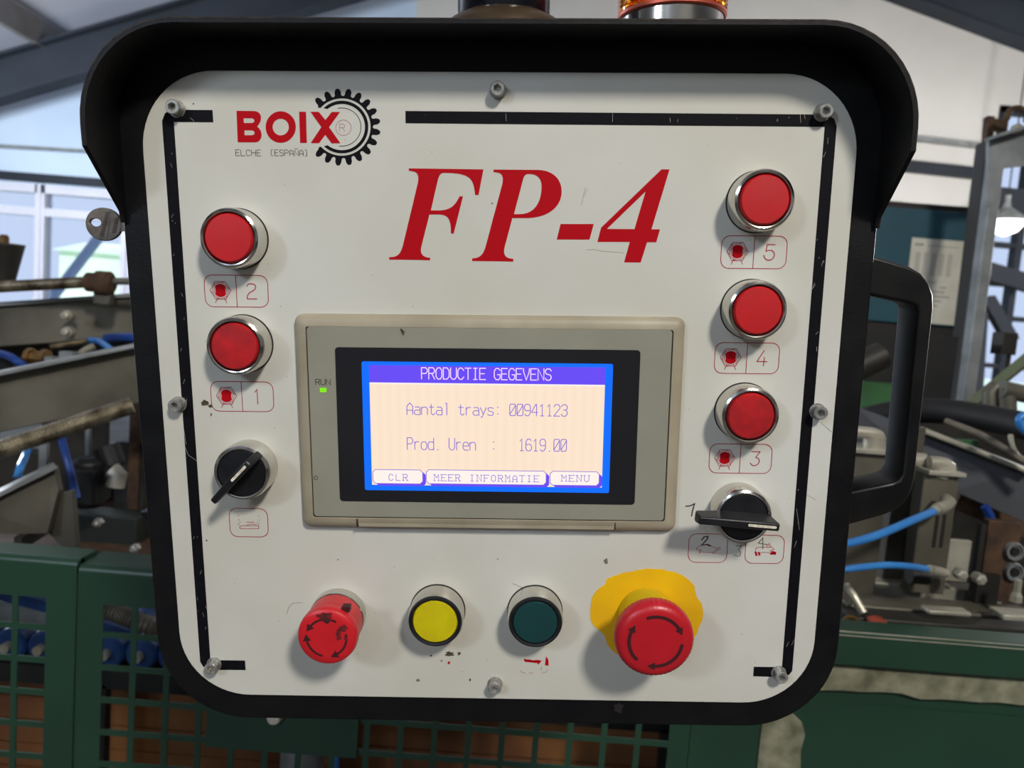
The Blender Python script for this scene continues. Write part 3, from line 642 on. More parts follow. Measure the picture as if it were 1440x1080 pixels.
q = at(1226, 613, 1.04); build('elbow_fitting', MB().tube(bez([q + Vector((-.03, 0, .004)), q + Vector((-.004, 0, .004)), q + Vector((.009, 0, .001)), q + Vector((.012, 0, -.008)), q + Vector((.012, 0, -.022))], 6), .0085, 16).tube([q + Vector((.003, 0, .0)), q + Vector((.003, 0, -.02))], .013, 16), 'steel_l', R_, smooth=True)
a1 = at(1196, 860, 1.05); b1 = at(1244, 636, 1.05)
build('cylinder_block', MB().box((a1.x - .04, a1.y, a1.z), (b1.x, a1.y + .05, b1.z)), 'steel', R_, bevel=.002)
build('end_plate', MB().box((a1.x - .04, a1.y - .01, b1.z), (b1.x + .01, a1.y + .055, b1.z + .007)), 'steel_l', R_, bevel=.001)
build('upright', MB().box((at(1248, 840, 1.06).x, 1.05, at(1250, 842, 1.06).z), (at(1282, 840, 1.06).x, 1.09, at(1282, 600, 1.06).z)), 'steel', R_, bevel=.002)
build('upright', MB().box((at(1286, 840, 1.06).x, 1.06, at(1250, 848, 1.06).z), (at(1296, 840, 1.06).x, 1.09, at(1282, 640, 1.06).z)), 'steel_d', R_)
build('mid_plate', MB().box((at(1205, 800, 1.1).x, 1.12, at(1205, 800, 1.1).z), (at(1250, 800, 1.1).x, 1.13, at(1250, 752, 1.1).z)), 'steel_l', R_)
build('mid_plate', MB().box((at(1340, 760, 1.1).x, 1.12, at(1340, 765, 1.1).z), (at(1362, 760, 1.1).x, 1.13, at(1362, 712, 1.1).z)), 'green', R_)
# slotted bracket
q0 = at(1334, 828, .99); q1 = at(1386, 770, .99)
build('slotted_bracket', MB().box((q0.x, 1.0, q0.z), (q1.x, 1.008, q1.z)), 'steel_l', R_, bevel=.001)
q0 = at(1344, 799, .99); q1 = at(1349, 775, .99); build('slot', MB().box((q0.x, .996, q0.z), (q1.x, 1.0, q1.z)), 'blk', R_)
# bearing block
bb0 = at(1393, 855, 1.0); bb1 = at(1450, 740, 1.0)
build('bearing_block', MB().box((bb0.x, 1.0, bb0.z), (bb1.x, 1.015, bb1.z)), 'rust', R_, bevel=.002)
build('bearing_column', MB().box((at(1384, 905, .99).x, .99, at(1384, 862, .99).z), (at(1420, 860, .99).x, 1.0, at(1420, 818, .99).z)).box((at(1386, 905, .99).x, 1.0, at(1384, 862, .99).z), (at(1397, 860, .99).x, 1.01, at(1397, 745, .99).z)), 'steel_d', R_)
for py in (775, 804):
    q = onY(1426, py, .996); ring = build('bearing', MB().lathe([(.0055, .0), (.0075, -.001), (.0095, -.001), (.0100, -.004), (.0125, -.004), (.013, .003)], 28, q, 'Y'), 'galv', R_, smooth=True)
    build('bearing_bore', MB().lathe([(.001, -.004), (.0062, -.004), (.0062, .0)], 16, q, 'Y'), 'blk', ring)
# horizontal base rails
def hrail(x0, y0, x1, y1, d, wd, ht, m, name='base_rail'):
    build(name, MB().beam(at(x0, y0, d), at(x1, y1, d), wd, ht), m, R_, bevel=.002)
hrail(1180, 826, 1400, 843, 1.07, .03, .034, 'steel_l')
hrail(1180, 846, 1450, 866, 1.0, .05, .012, 'steel')
hrail(1180, 870, 1450, 890, .97, .06, .03, 'steel_d')
hrail(1300, 857, 1360, 861, .95, .02, .006, 'steel_l')
hrail(1400, 862, 1450, 866, .95, .03, .008, 'steel_l')
q = at(1428, 846, .96); build('nut', MB().lathe([(.008, 0), (.008, .008), (.005, .014), (.005, .03)], 6, q, 'Z'), 'steel_l', R_)
q = at(1196, 822, .98)
build('link_rod', MB().tube([at(1188, 822, .97), at(1200, 838, .96), at(1214, 862, .95)], .006, 10), 'steel_l', R_)
q = at(1210, 800, 1.0)
for px, py in ((1348, 806), (1374, 812)):
    build('shiny_nut', MB().lathe([(.004, -.012), (.0075, -.01), (.0075, .004)], 6, at(px, py, .965), 'Y'), 'steel_l', R_)
build('valve_body', MB().tube([at(1278, 808, .98), at(1305, 810, .98)], .012, 14), 'blk', R_, smooth=True)
build('copper_ring', MB().tube([at(1196 + 9 * math.cos(t), 874 + 6 * math.sin(t), .93) for t in [math.radians(15 * k) for k in range(25)]], .003, 8), 'brass', R_)
build('red_cap', MB().lathe([(.012, 0), (.012, .008), (.006, .012)], 16, at(1232, 880, .93), 'Z'), 'copper', R_, smooth=True)
build('machine_base', MB().box((0.42, 1.14, 0), (1.6, 1.6, at(1300, 880, 1.14).z)), 'steel_d', R_, bevel=.006)
build('green_beam', MB().box((at(1180, 590, 1.6).x, 1.6, at(1200, 585, 1.6).z), (at(1290, 560, 1.6).x, 1.7, at(1240, 540, 1.6).z)), 'green_b', R_)
build('rear_body', MB().box((at(1180, 700, 1.5).x, 1.5, 0), (1.6, 1.6, at(1240, 588, 1.5).z)), 'steel_d', R_)
build('dark_cover', MB().box((at(1180, 560, 1.7).x, 1.72, at(1200, 560, 1.7).z), (at(1345, 560, 1.7).x, 1.9, at(1300, 470, 1.7).z)), 'blk', R_)
build('grey_pipe', MB().tube([at(1195, 520, 1.5), at(1240, 500, 1.5)], .03, 16), 'steel_d', R_, smooth=True)
build('pipe_elbow', MB().tube([at(1392, 585, 1.3), at(1392, 552, 1.3), at(1402, 542, 1.3)], .013, 12).tube([at(1408, 547, 1.28), at(1450, 556, 1.28)], .016, 14).tube([at(1416, 545, 1.28), at(1418, 590, 1.28)], .014, 12), 'steel', R_, smooth=True)
build('green_strip', MB().box(at(1350, 625, 1.15), at(1350, 625, 1.15) + Vector((.03, .01, .008))), 'green_b', R_)
solo('green_strut', MB().beam(at(1352, 580, 1.5), at(1450, 500, 1.4), 0.02, .018), 'olive', 'olive green diagonal strut at the right edge above the black hose', 'strut')
q = at(1412, 483, 1.7)
solo('small_grey_box', MB().box(q - Vector((.018, .02, .026)), q + Vector((.018, .02, .026))).tube([q + Vector((.016, 0, .0)), q + Vector((.016, 0, -.10))], .005, 8), 'steel_d', 'small dark grey box on a stalk in front of the right window', 'box', bevel=.002)
# hoses
solo('black_hose', MB().tube(bez([at(1180, 600, 1.3), at(1250, 582, 1.25), at(1320, 578, 1.2), at(1400, 590, 1.12), at(1470, 606, 1.05)]), .021, 16), 'blk', 'thick black hose running over the right machine to the edge', 'hose', smooth=True)
pp = bez([at(1330, 592, 1.12), at(1380, 612, 1.07), at(1420, 636, 1.03), at(1470, 668, 1.0)], 40)
solo('braided_cable', MB().tube(pp, .005, 10, rf=lambda i: .0054 if i % 2 else .0048), 'hose_g', 'braided dark grey cable under the thick black hose', 'cable', smooth=True)
solo('cream_cable', MB().tube(bez([at(1421, 612, 1.05), at(1424, 628, 1.04), at(1432, 642, 1.03), at(1446, 654, 1.02)]), .0035, 10), 'steel_l', 'short cream cable bending down at the right edge', 'cable', smooth=True)
def air_hose(label, pts, r, conn):
    T = thing('air_hose', pts[0], label, 'hose', None)
    build('tube', MB().tube(bez(pts), r, 14), 'hose_b', T, smooth=True)
    a, b = conn; build('connector', MB().tube([a, a.lerp(b, .25), a.lerp(b, .26), a.lerp(b, .8), a.lerp(b, .81), b], r, 14, rf=lambda i: r * (1.15, 1.15, 1.6, 1.6, 1.3, 1.3)[i]), 'steel_l', T, smooth=True)
    return T
T = air_hose('upper blue air hose running up to an elbow connector', [at(1150, 768, .86), at(1192, 764, .87), at(1235, 752, .88), at(1280, 733, .90), at(1313, 719, .93)], .0049, (at(1311, 719, .93), at(1334, 710, .95)))
build('elbow', MB().tube([at(1331, 712, .95), at(1336, 706, .955), at(1330, 702, .975)], .0075, 12), 'steel_l', T, smooth=True)
T = air_hose('lower blue air hose lying almost level into a dark connector', [at(1150, 805, .88), at(1192, 800, .88), at(1240, 795, .89), at(1275, 796, .9), at(1303, 800, .92)], .0042, (at(1300, 800, .92), at(1330, 806, .94)))
solo('air_hose', MB().tube(bez([at(1475, 612, .98), at(1448, 610, .98), at(1434, 595, .98), at(1440, 584, .98), at(1475, 580, .98)]), .0052, 12), 'hose_b', 'loop of light blue air hose cut by the right edge', 'hose', smooth=True)
solo('air_hose', MB().tube(bez([at(1385, 712, 1.06), at(1392, 725, 1.06), at(1396, 742, 1.06)]), .006, 12), 'hose_db', 'short blue hose end beneath the sloping side beam', 'hose', smooth=True)

# ------------------------------------------------------------------ the control console (panel coordinates, metres)
K = thing('control_console', (0, 0, 0), 'black framed machine control console with white front panel and lit display', 'control panel')
K.matrix_world = MCON; K['_own'] = 1
mm = 0.001
def dist_hidden(): pass
BX0, BX1, BY0, BY1 = -.192, .1925, -.185, .184
outl = []
for cx, cy, a0, r in ((BX1, BY1, 0, .046), (BX0, BY1, 90, .046), (BX0, BY0, 180, .05), (BX1, BY0, 270, .05)):
    sx = 1 if cx > 0 else -1; sy = 1 if cy > 0 else -1
    for i in range(13):
        a_ = math.radians(a0 + 90 * i / 12); outl.append((cx - sx * r + r * math.cos(a_), cy - sy * r + r * math.sin(a_)))
# body shell
inset = [(x * .985, y * .985) for x, y in outl]
mb = MB().prism(outl, -.012, -.002); mb.prism(inset, -.12, -.012)
build('housing', mb, 'black', K, bevel=.0012)
# hood: a band of sheet along the sides and top of the outline, its front edge cut back at both ends
band = []   # from the left lower end, over the top, to the right lower end
def hood_h(y):
    if y >= .128: return .0275
    return max(0.0, -.002 + .0295 * (y - .097) / .031)
ys = [.0945 + .0335 * i / 6 for i in range(7)]
tl = [p for p in outl[13:26]][::-1]; tr = [p for p in outl[0:13]][::-1]
band = [(BX0, y) for y in ys] + [p for p in tl if p[1] > .128] + [p for p in tr if p[1] > .128] + [(BX1, y) for y in ys[::-1]]
def offs(pts, d):
    out = []
    for i, p in enumerate(pts):
        a = Vector(pts[max(i - 1, 0)]); b = Vector(pts[min(i + 1, len(pts) - 1)]); t = (b - a).normalized(); nn = Vector((t.y, -t.x))
        out.append((p[0] + nn.x * d, p[1] + nn.y * d))
    return out
inner = offs(band, .0022); v = []; f = []
n = len(band)
for i in range(n):
    hh = hood_h(band[i][1]); v += [(band[i][0], band[i][1], -.012), (band[i][0], band[i][1], hh), (inner[i][0], inner[i][1], hh), (inner[i][0], inner[i][1], -.004)]
for i in range(n - 1):
    for k in range(4): f.append((i * 4 + k, (i + 1) * 4 + k, (i + 1) * 4 + (k + 1) % 4, i * 4 + (k + 1) % 4))
f += [(0, 1, 2, 3), ((n - 1) * 4 + 3, (n - 1) * 4 + 2, (n - 1) * 4 + 1, (n - 1) * 4)]
hood = build('hood', MB().add(v, f), 'black', K, smooth=True)
v = []; f = []; e0 = offs(band, -.0001); e1 = offs(band, .0006)
for i in range(n):
    hh = hood_h(band[i][1]) + .0001; v += [(e0[i][0], e0[i][1], hh - .001), (e0[i][0], e0[i][1], hh), (e1[i][0], e1[i][1], hh)]
for i in range(n - 1):
    for k in range(2): f.append((i * 3 + k, (i + 1) * 3 + k, (i + 1) * 3 + k + 1, i * 3 + k + 1))
build('worn_or_glint_edge', MB().add(v, f), 'chip', hood)
# arm that carries the console
build('mounting_arm', MB().tube([(0, -.02, -.118), (0, -.02, -.36)], .025, 20).box((-.05, -.07, -.13), (.05, .03, -.118)), 'steel_d', K, smooth=True)
# white front panel
PX, PY0, PY1 = .178, -.1688, .1680
panel = build('front_panel', MB().prism(rrect(-PX, PY0, PX, PY1, .038, 14), -.002, 0), 'white', K, bevel=.0004)
Z = .00008
# black border stripes
mb = MB()
def bar(pts): flat_filled('border_stripe', [pts], Z, 'ink', panel)
t_ = .0058
bar([(-.1416, .1494), (-.1416, .1436), (-.1613, .1436), (-.1613, -.1474), (-.1416, -.1474), (-.1416, -.1533), (-.163, -.1533)] + [(-.1658, -.1513), (-.1672, -.1485), (-.1672, .1440), (-.1655, .1476), (-.1625, .1494)])
bar([(-.0457, .1495), (.162, .1490), (.1655, .1470), (.1670, .1435), (.1668, -.1485), (.1652, -.1510), (.1625, -.1525), (.1452, -.1522), (.1452, -.1464), (.1609, -.1464), (.1611, .1432), (-.0457, .1437)])
# FP-4
red = 'red_print'
Fp = [(252, 85), (1007, 95), (957, 355), (922, 355), ('C', 915, 280, 905, 215, 860, 180), ('C', 810, 140, 720, 130, 605, 130), ('C', 570, 130, 558, 165, 545, 205), (475, 510), (560, 511), ('C', 690, 508, 730, 440, 765, 368), (800, 368), (706, 745), (678, 745), ('C', 680, 600, 650, 552, 555, 552), (460, 552), (378, 880), ('C', 366, 930, 372, 985, 468, 990), (466, 1015), (52, 1007), (54, 984), ('C', 160, 985, 175, 930, 200, 830), (345, 225), ('C', 352, 160, 350, 112, 252, 110)]
flat_filled('letter', [path(Fp, 540, 225, 7.2)], Z, red, panel, label='large red italic letter F')
Pp = [(245, 97), (690, 100), ('C', 830, 100, 935, 180, 935, 320), ('C', 935, 480, 790, 585, 590, 588), (436, 588), (358, 880), ('C', 345, 940, 345, 995, 446, 1002), (444, 1028), (28, 1022), (30, 996), ('C', 130, 995, 150, 930, 172, 850), (335, 240), ('C', 345, 170, 345, 125, 245, 123)]
Ph = [(452, 548), (510, 548), ('C', 660, 548, 730, 430, 732, 270), ('C', 733, 190, 690, 142, 600, 142), ('C', 570, 142, 555, 160, 545, 195)]
flat_filled('letter', [path(Pp, 660, 225, 7.2), path(Ph, 660, 225, 7.2)], Z, red, panel, label='large red italic letter P')
flat_filled('dash', [path([(132, 648), (468, 648), (425, 805), (93, 805)], 770, 225, 7.2)], Z, red, panel)
flat_filled('digit', [path([(1153, 95), (1235, 95), (1052, 702), (1139, 702), (1100, 833), (1008, 833), (942, 1038), (775, 1036), (832, 830), (505, 829), (542, 685)], 770, 225, 7.2), path([(992, 320), (600, 698), (880, 700)], 770, 225, 7.2)], Z, red, panel, label='large red italic figure 4')
# maker's lettering and gear
B_ = [(76, 275), (225, 277), ('C', 290, 280, 302, 352, 250, 408), ('C', 304, 445, 300, 538, 235, 541), (86, 541)]
b1_ = [(136, 338), (205, 338), ('C', 234, 344, 234, 374, 205, 378), (138, 378)]; b2_ = [(142, 440), (205, 440), ('C', 236, 446, 236, 478, 205, 481), (144, 481)]
flat_filled('letter', [path(B_, 320, 110, 6), path(b1_, 320, 110, 6), path(b2_, 320, 110, 6)], Z, red, panel)
el = lambda cx, cy, rx, ry: [(cx + rx * math.cos(t), cy + ry * math.sin(t)) for t in [2 * math.pi * k / 48 for k in range(48)]]
flat_filled('letter', [path(el(449, 412, 127, 133), 320, 110, 6), path(el(449, 412, 68, 70), 320, 110, 6)], Z, red, panel)
flat_filled('letter', [path([(604, 283), (662, 283), (669, 546), (612, 546)], 320, 110, 6)], Z, red, panel)
flat_filled('letter', [path([(700, 284), (770, 284), (826, 352), (880, 285), (950, 285), (857, 413), (952, 548), (878, 549), (825, 478), (773, 548), (702, 547), (792, 413)], 320, 110, 6)], Z + .00004, red, panel)
gc = (965, 412)
def pol(r, a): return (gc[0] + r * math.cos(math.radians(a)), gc[1] - r * math.sin(math.radians(a)))
rim = []
for k in range(16):
    a = 132 - 17.53 * k
    rim += [pol(262, a + 7.6), pol(270, a + 5.6), pol(300, a + 4.9), pol(322, a + 2.6), pol(327, a), pol(322, a - 2.6), pol(300, a - 4.9), pol(270, a - 5.6), pol(262, a - 7.6)]
inn = [pol(242, -137 + (138 + 137) * i / 60) for i in range(61)]
gear = flat_filled('gear_emblem', [path([pol(262, 141)] + rim + [pol(262, -139)] + inn, 320, 110, 6)], Z, 'ink', panel)
thick = [pol(222, 134 - 267 * i / 60) for i in range(61)] + [pol(195, -128 + 257 * i / 60) for i in range(61)]
flat_filled('gear_ring', [path(thick, 320, 110, 6)], Z, 'ink', panel)
mb = MB().ribbon(path([pol(161, 102 - 200 * i / 50) for i in range(51)], 320, 110, 6), .00030, Z); build('gear_ring', mb, 'ink', panel)

# stroke font on a 4 x 6 grid
G_ = {
 'A': [[(0, 0), (0, 4.4), (2, 6), (4, 4.4), (4, 0)], [(0, 2.2), (4, 2.2)]], 'a': [[(.6, 4), (3.2, 4), (4, 3.2), (4, 0), (.9, 0), (0, .8), (0, 1.6), (.9, 2.3), (4, 2.3)]],
 'B': [[(0, 0), (0, 6), (3.2, 6), (4, 5.2), (4, 4), (3.2, 3.2), (0, 3.2)], [(3.2, 3.2), (4, 2.4), (4, .8), (3.2, 0), (0, 0)]],
 'C': [[(4, 4.8), (2.8, 6), (1.2, 6), (0, 4.6), (0, 1.4), (1.2, 0), (2.8, 0), (4, 1.2)]], 'D': [[(0, 0), (0, 6), (2.6, 6), (4, 4.6), (4, 1.4), (2.6, 0), (0, 0)]],
 'd': [[(4, 6), (4, 0)], [(4, 3.4), (3.2, 4), (1, 4), (0, 3), (0, 1), (1, 0), (3.2, 0), (4, .7)]],
 'E': [[(4, 6), (0, 6), (0, 0), (4, 0)], [(0, 3.1), (3.2, 3.1)]], 'e': [[(0, 2.1), (4, 2.1), (4, 3), (3, 4), (1, 4), (0, 3), (0, 1), (1, 0), (3.8, 0)]],
 'F': [[(4, 6), (0, 6), (0, 0)], [(0, 3.1), (3.2, 3.1)]], 'G': [[(4, 5), (2.8, 6), (1.2, 6), (0, 4.6), (0, 1.4), (1.2, 0), (3, 0), (4, .9), (4, 2.7), (2.2, 2.7)]],
 'H': [[(0, 0), (0, 6)], [(4, 0), (4, 6)], [(0, 3.1), (4, 3.1)]], 'I': [[(2, 0), (2, 6)], [(.8, 0), (3.2, 0)], [(.8, 6), (3.2, 6)]],
 'L': [[(0, 6), (0, 0), (4, 0)]], 'l': [[(1.2, 6), (2.2, 6), (2.2, 0)]], 'M': [[(0, 0), (0, 6), (2, 3), (4, 6), (4, 0)]], 'N': [[(0, 0), (0, 6), (4, 0), (4, 6)]],
 'n': [[(0, 0), (0, 4)], [(0, 3.2), (1.4, 4), (3, 4), (4, 3), (4, 0)]], 'O': [[(1.2, 0), (0, 1.4), (0, 4.6), (1.2, 6), (2.8, 6), (4, 4.6), (4, 1.4), (2.8, 0), (1.2, 0)]],
 'o': [[(1, 0), (0, 1), (0, 3), (1, 4), (3, 4), (4, 3), (4, 1), (3, 0), (1, 0)]], 'P': [[(0, 0), (0, 6), (3, 6), (4, 5), (4, 3.9), (3, 2.9), (0, 2.9)]],
 'R': [[(0, 0), (0, 6), (3, 6), (4, 5), (4, 4), (3, 3), (0, 3)], [(2, 3), (4, 0)]], 'r': [[(.4, 0), (.4, 4)], [(.4, 3), (1.6, 4), (3.4, 4)]],
 'S': [[(4, 5), (3, 6), (1, 6), (0, 5), (0, 4), (1, 3.2), (3, 2.9), (4, 2), (4, 1), (3, 0), (1, 0), (0, 1)]], 's': [[(3.8, 3.5), (3, 4), (.8, 4), (.1, 3.3), (.8, 2.3), (3.2, 1.9), (4, 1), (3.2, 0), (.8, 0), (0, .6)]],
 'T': [[(2, 0), (2, 6)], [(0, 6), (4, 6)]], 't': [[(1.6, 5.4), (1.6, .8), (2.4, 0), (3.2, 0), (3.9, .7)], [(.3, 4), (3.3, 4)]], 'U': [[(0, 6), (0, 1.2), (1.2, 0), (2.8, 0), (4, 1.2), (4, 6)]],
 'V': [[(0, 6), (0, 4.6), (2, 0), (4, 4.6), (4, 6)]], 'y': [[(0, 4), (2, .6)], [(4, 4), (1.2, -1), (.4, -1)]], ':': [[(1.6, 4.3), (2.2, 4.3)], [(1.6, .8), (2.2, .8)]], '.': [[(1.6, 0), (2.2, 0)]],
 '0': [[(.5, 0), (0, .7), (0, 5.3), (.5, 6), (3.5, 6), (4, 5.3), (4, .7), (3.5, 0), (.5, 0)], [(.2, .8), (3.8, 5.2)]],
 '1': [[(.8, 4.9), (2.1, 6), (2.1, 0)], [(.9, 0), (3.3, 0)]], '2': [[(0, 4.9), (1, 6), (3, 6), (4, 5), (4, 4), (0, 0), (4, 0)]],
 '3': [[(0, 5), (1, 6), (3, 6), (4, 5), (4, 4), (3, 3.2), (1.6, 3.2)], [(3, 3.2), (4, 2.3), (4, 1), (3, 0), (1, 0), (0, 1)]],
 '4': [[(3.2, 0), (3.2, 6), (2.6, 6), (0, 2.2), (0, 1.8), (4, 1.8)]], '6': [[(3.6, 5.2), (2.9, 6), (1.2, 6), (0, 4.6), (0, 1), (1, 0), (3, 0), (4, 1), (4, 2.4), (3, 3.4), (.2, 3.2)]],
 '9': [[(.4, .8), (1.1, 0), (2.8, 0), (4, 1.4), (4, 5), (3, 6), (1, 6), (0, 5), (0, 3.6), (1, 2.6), (3.8, 2.8)]],
 '(': [[(3.4, 6.2), (2.2, 6.2), (1.6, 5.4), (1.6, .6), (2.2, -.2), (3.4, -.2)]], ')': [[(.6, 6.2), (1.8, 6.2), (2.4, 5.4), (2.4, .6), (1.8, -.2), (.6, -.2)]],
}
G_['Ñ'] = G_['N'] + [[(.6, 7.3), (3.4, 7.3)]]
def serif(ch):
    """slab serifs at the stroke ends that meet the top or base line"""
    out = [list(s) for s in G_[ch]]
    if ch in 'MNERFTUPA':
        for s in G_[ch]:
            for p in (s[0], s[-1]):
                if p[1] in (0, 6) and p[0] in (0, 4, 2): out.append([(p[0] - .8, p[1]), (p[0] + .8, p[1])])
        if ch in 'MNERFPU': out.append([(-.8, 6), (.6, 6)])
        if ch in 'E': out.append([(-.8, 0), (.6, 0)])
    return out
def text(name, s, x, y, adv, cw, ch, wd, z, m, parent, ser=False, **k):
    """x, y: baseline start in panel metres; adv: pitch; cw, ch: glyph width and cap height"""
    mb = MB()
    for i, c in enumerate(s):
        if c == ' ': continue
        for st in (serif(c) if ser else G_[c]):
            mb.ribbon([(x + i * adv + p[0] / 4 * cw, y + p[1] / 6 * ch) for p in st], wd, z)
    return build(name, mb, m, parent, **k)
def ptext(name, s, px0, py_base, px1, py_top, h, wd, m, parent, nadv=None, fill=.72, ser=False, **k):
    """text from the pixel of its first glyph's left foot to the pixel of its last glyph's right edge"""
    x0, y0 = P(px0, py_base, h); x1, _ = P(px1, py_base, h); _, y1 = P(px0, py_top, h)
    n_ = len(s); adv = (x1 - x0) / (n_ - 1 + fill)
    return text(name, s, x0, y0, adv, adv * fill, y1 - y0, wd, h, m, parent, ser, **k)
ptext('lettering', 'ELCHE', 331.5, 219, 367, 210.7, Z, .00026, 'ink', panel, fill=.74)
ptext('lettering', '(ESPAÑA)', 379.5, 219, 433.5, 210.7, Z, .00026, 'ink', panel, fill=.74)
ptext('lettering', 'R', 477.8, 184.6, 485, 174.6, Z, .00016, 'red_line', panel, fill=1)
mb = MB().ribbon(path(el(978, 418, 65, 65), 320, 110, 6), .00018, Z, True); build('lettering', mb, 'red_line', panel)

# ---- push buttons and their plaques
LW = .00038
def plaque(x0, y0, x1, y1, digit=None, div=None, dcell=None, name='plaque'):
    a = P(x0, y1); b = P(x1, y0); c = P(x0, y0); d = P(x1, y1)
    X0 = (a[0] + c[0]) / 2; X1 = (b[0] + d[0]) / 2; Y0 = (a[1] + d[1]) / 2; Y1 = (b[1] + c[1]) / 2
    mb = MB().ribbon(rrect(X0, Y0, X1, Y1, .0042, 6), LW, Z, True)
    if div:
        dx = P(div, (y0 + y1) / 2)[0]; mb.ribbon([(dx, Y0), (dx, Y1)], LW, Z)
        # hexagon nut emblem with a red window
        cx = X0 + (dx - X0) * .50; cy = (Y0 + Y1) / 2 + .0003; R = .0054
        hexa = [(cx + R * math.cos(math.radians(60 * k)), cy + R * .98 * math.sin(math.radians(60 * k))) for k in range(6)]
        mb.ribbon(hexa, LW * .8, Z, True)
        mb.ribbon(arc(cx, cy, .0041, 0, 345, 23), LW * .7, Z, True)
        mb.ribbon(arc(cx, cy, .0033, -62, 62, 14), LW * .7, Z); mb.ribbon(arc(cx, cy, .0033, 118, 242, 14), LW * .7, Z)
        mb.ribbon([(cx - .0018, cy - .0038), (cx - .0029, cy - .0064)], LW * .9, Z); mb.ribbon([(cx + .0018, cy - .0038), (cx + .0029, cy - .0064)], LW * .9, Z)
        for t in (0, 1, 2, 3, 4, 5): mb.ribbon([(cx + .0042 * math.cos(math.radians(60 * t + 20)), cy + .0042 * math.sin(math.radians(60 * t + 20))), hexa[t]], LW * .5, Z)
        c_ = [(cx + max(-.0026, min(.0026, .0034 * math.cos(t))), cy + .0034 * math.sin(t)) for t in [2 * math.pi * k / 32 for k in range(32)]]
        o = build(name, mb, 'red_line', panel)
        flat_filled('emblem_fill', [c_], Z + .00003, red, panel)
    else: o = build(name, mb, 'red_line', panel)
    if digit:
        mb = MB(); dw = .0052; dh = .0078; ccx = (dx + X1) / 2 - .0004; ccy = (Y0 + Y1) / 2 - dh / 2
        D = {'5': [[(4, 6), (.9, 6), (.7, 3.4), (1.6, 3.8), (2.8, 3.8), (3.8, 3), (4, 1.8), (3.5, .7), (2.4, 0), (1.2, .1), (.2, .9), (-.1, 1.9)]],
             '2': [[(.2, 4.9), (.8, 5.8), (2.1, 6), (3.4, 5.7), (3.8, 4.7), (3.4, 3.7), (1.2, 2.4), (.3, 1.2), (.2, 0), (4, 0)]],
             '3': [[(.4, 6), (3.8, 6), (2.2, 3.6), (3.4, 3.2), (3.8, 2), (3.3, .8), (2.2, .1), (1, .2), (.1, 1.2)]],
             '4': [[(2.6, -.1), (3.3, 3)], [(2.6, 6.1), (0, 1.7), (4, 1.7)]], '1': [[(1.3, 4.9), (2.2, 6), (2.2, 0)]]}[digit]
        if digit == '4': D = [[(2.7, 0), (2.9, 3.4)], [(2.6, 6.1), (0, 1.7), (4, 1.7)]]
        for s_ in D: mb.ribbon([(ccx - dw / 2 + p[0] / 4 * dw, ccy + p[1] / 6 * dh) for p in s_], LW * 1.25, Z)
        build('digit', mb, 'red_line', panel)
    return X0, X1, Y0, Y1
plaque(287.9, 387, 376.9, 431.7, '2', 332.5)
plaque(296.9, 536.7, 384.5, 578.5, '1', 340.3)
plaque(1014.1, 331.8, 1106.2, 377.7, '5', 1060)
plaque(1005, 482, 1095.5, 525.3, '4', 1050)
plaque(997.5, 624.4, 1085.1, 665.4, '3', 1040.8)
q1_ = plaque(323, 715, 376.7, 754.8)
q2_ = plaque(968.2, 750.8, 1022.6, 790.8)
q3_ = plaque(1048.2, 752.6, 1102.3, 792.3)
# worn tray pictogram, tortoise and hare outlines
def strokes(name, lst, ox, oy, s, wd, m, parent=panel, z=Z, **k):
    mb = MB()
    for st in lst: mb.ribbon([P(ox + x / s, oy + y / s) for x, y in st], wd, z)
    return build(name, mb, m, parent, **k)
strokes('tray_pictogram', [[(378, 938), (548, 938), (550, 908)], [(378, 938), (375, 912)], [(385, 912), (550, 912)], [(435, 878), (508, 880)], [(358, 898), (372, 892)], [(360, 858), (370, 856)], [(360, 822), (368, 822)], [(545, 822), (552, 822)], [(548, 860), (556, 858)], [(545, 895), (556, 893)], [(440, 905), (480, 898), (530, 898)], [(375, 875), (382, 880)], [(535, 878), (541, 882)]], 280, 600, 6.545, .0003, 'red_line')
strokes('tortoise_pictogram', [[(240, 920), (245, 905), (200, 895), (200, 880), (225, 865), (250, 850), (310, 845), (355, 870), (395, 890), (410, 872), (425, 880), (425, 890), (385, 900), (378, 925), (360, 935), (348, 925), (375, 905)], [(248, 905), (232, 930), (222, 918), (232, 905)], [(250, 918), (350, 926)]], 950, 640, 6.75, .00028, 'red_line')
strokes('hare_pictogram', [[(765, 880), (850, 872), (880, 880), (905, 870), (930, 885), (935, 895), (900, 905), (890, 915)], [(870, 870), (862, 845), (895, 872)], [(905, 868), (888, 838), (880, 850)], [(765, 880), (755, 920), (800, 925), (860, 922), (900, 930), (940, 930)]], 950, 640, 6.75, .0003, 'red_line')
strokes('hare_paws', [[(760, 925), (768, 948)], [(790, 925), (796, 945)], [(915, 918), (945, 925), (940, 938)], [(905, 935), (945, 935)]], 950, 640, 6.75, .0011, 'red_print')
strokes('handwritten_figure', [[(98, 485), (135, 482), (180, 462), (168, 500), (158, 540), (152, 578)]], 950, 640, 6.75, .00065, 'pen', label='handwritten 1 in black pen')
strokes('handwritten_figure', [[(248, 805), (268, 778), (305, 770), (305, 790), (275, 825), (245, 855), (290, 848), (330, 862)]], 950, 640, 6.75, .00065, 'pen', label='handwritten 2 in black pen')
strokes('handwritten_figure', [[(575, 862), (625, 862), (595, 895), (618, 925), (610, 955), (590, 960), (558, 950)]], 950, 640, 6.75, .0004, 'pen_pale', label='faded handwritten 3')
strokes('handwritten_figure', [[(828, 785), (785, 835), (865, 848)], [(828, 780), (828, 890)]], 950, 640, 6.75, .0005, 'pen_pale', label='faded handwritten 4')
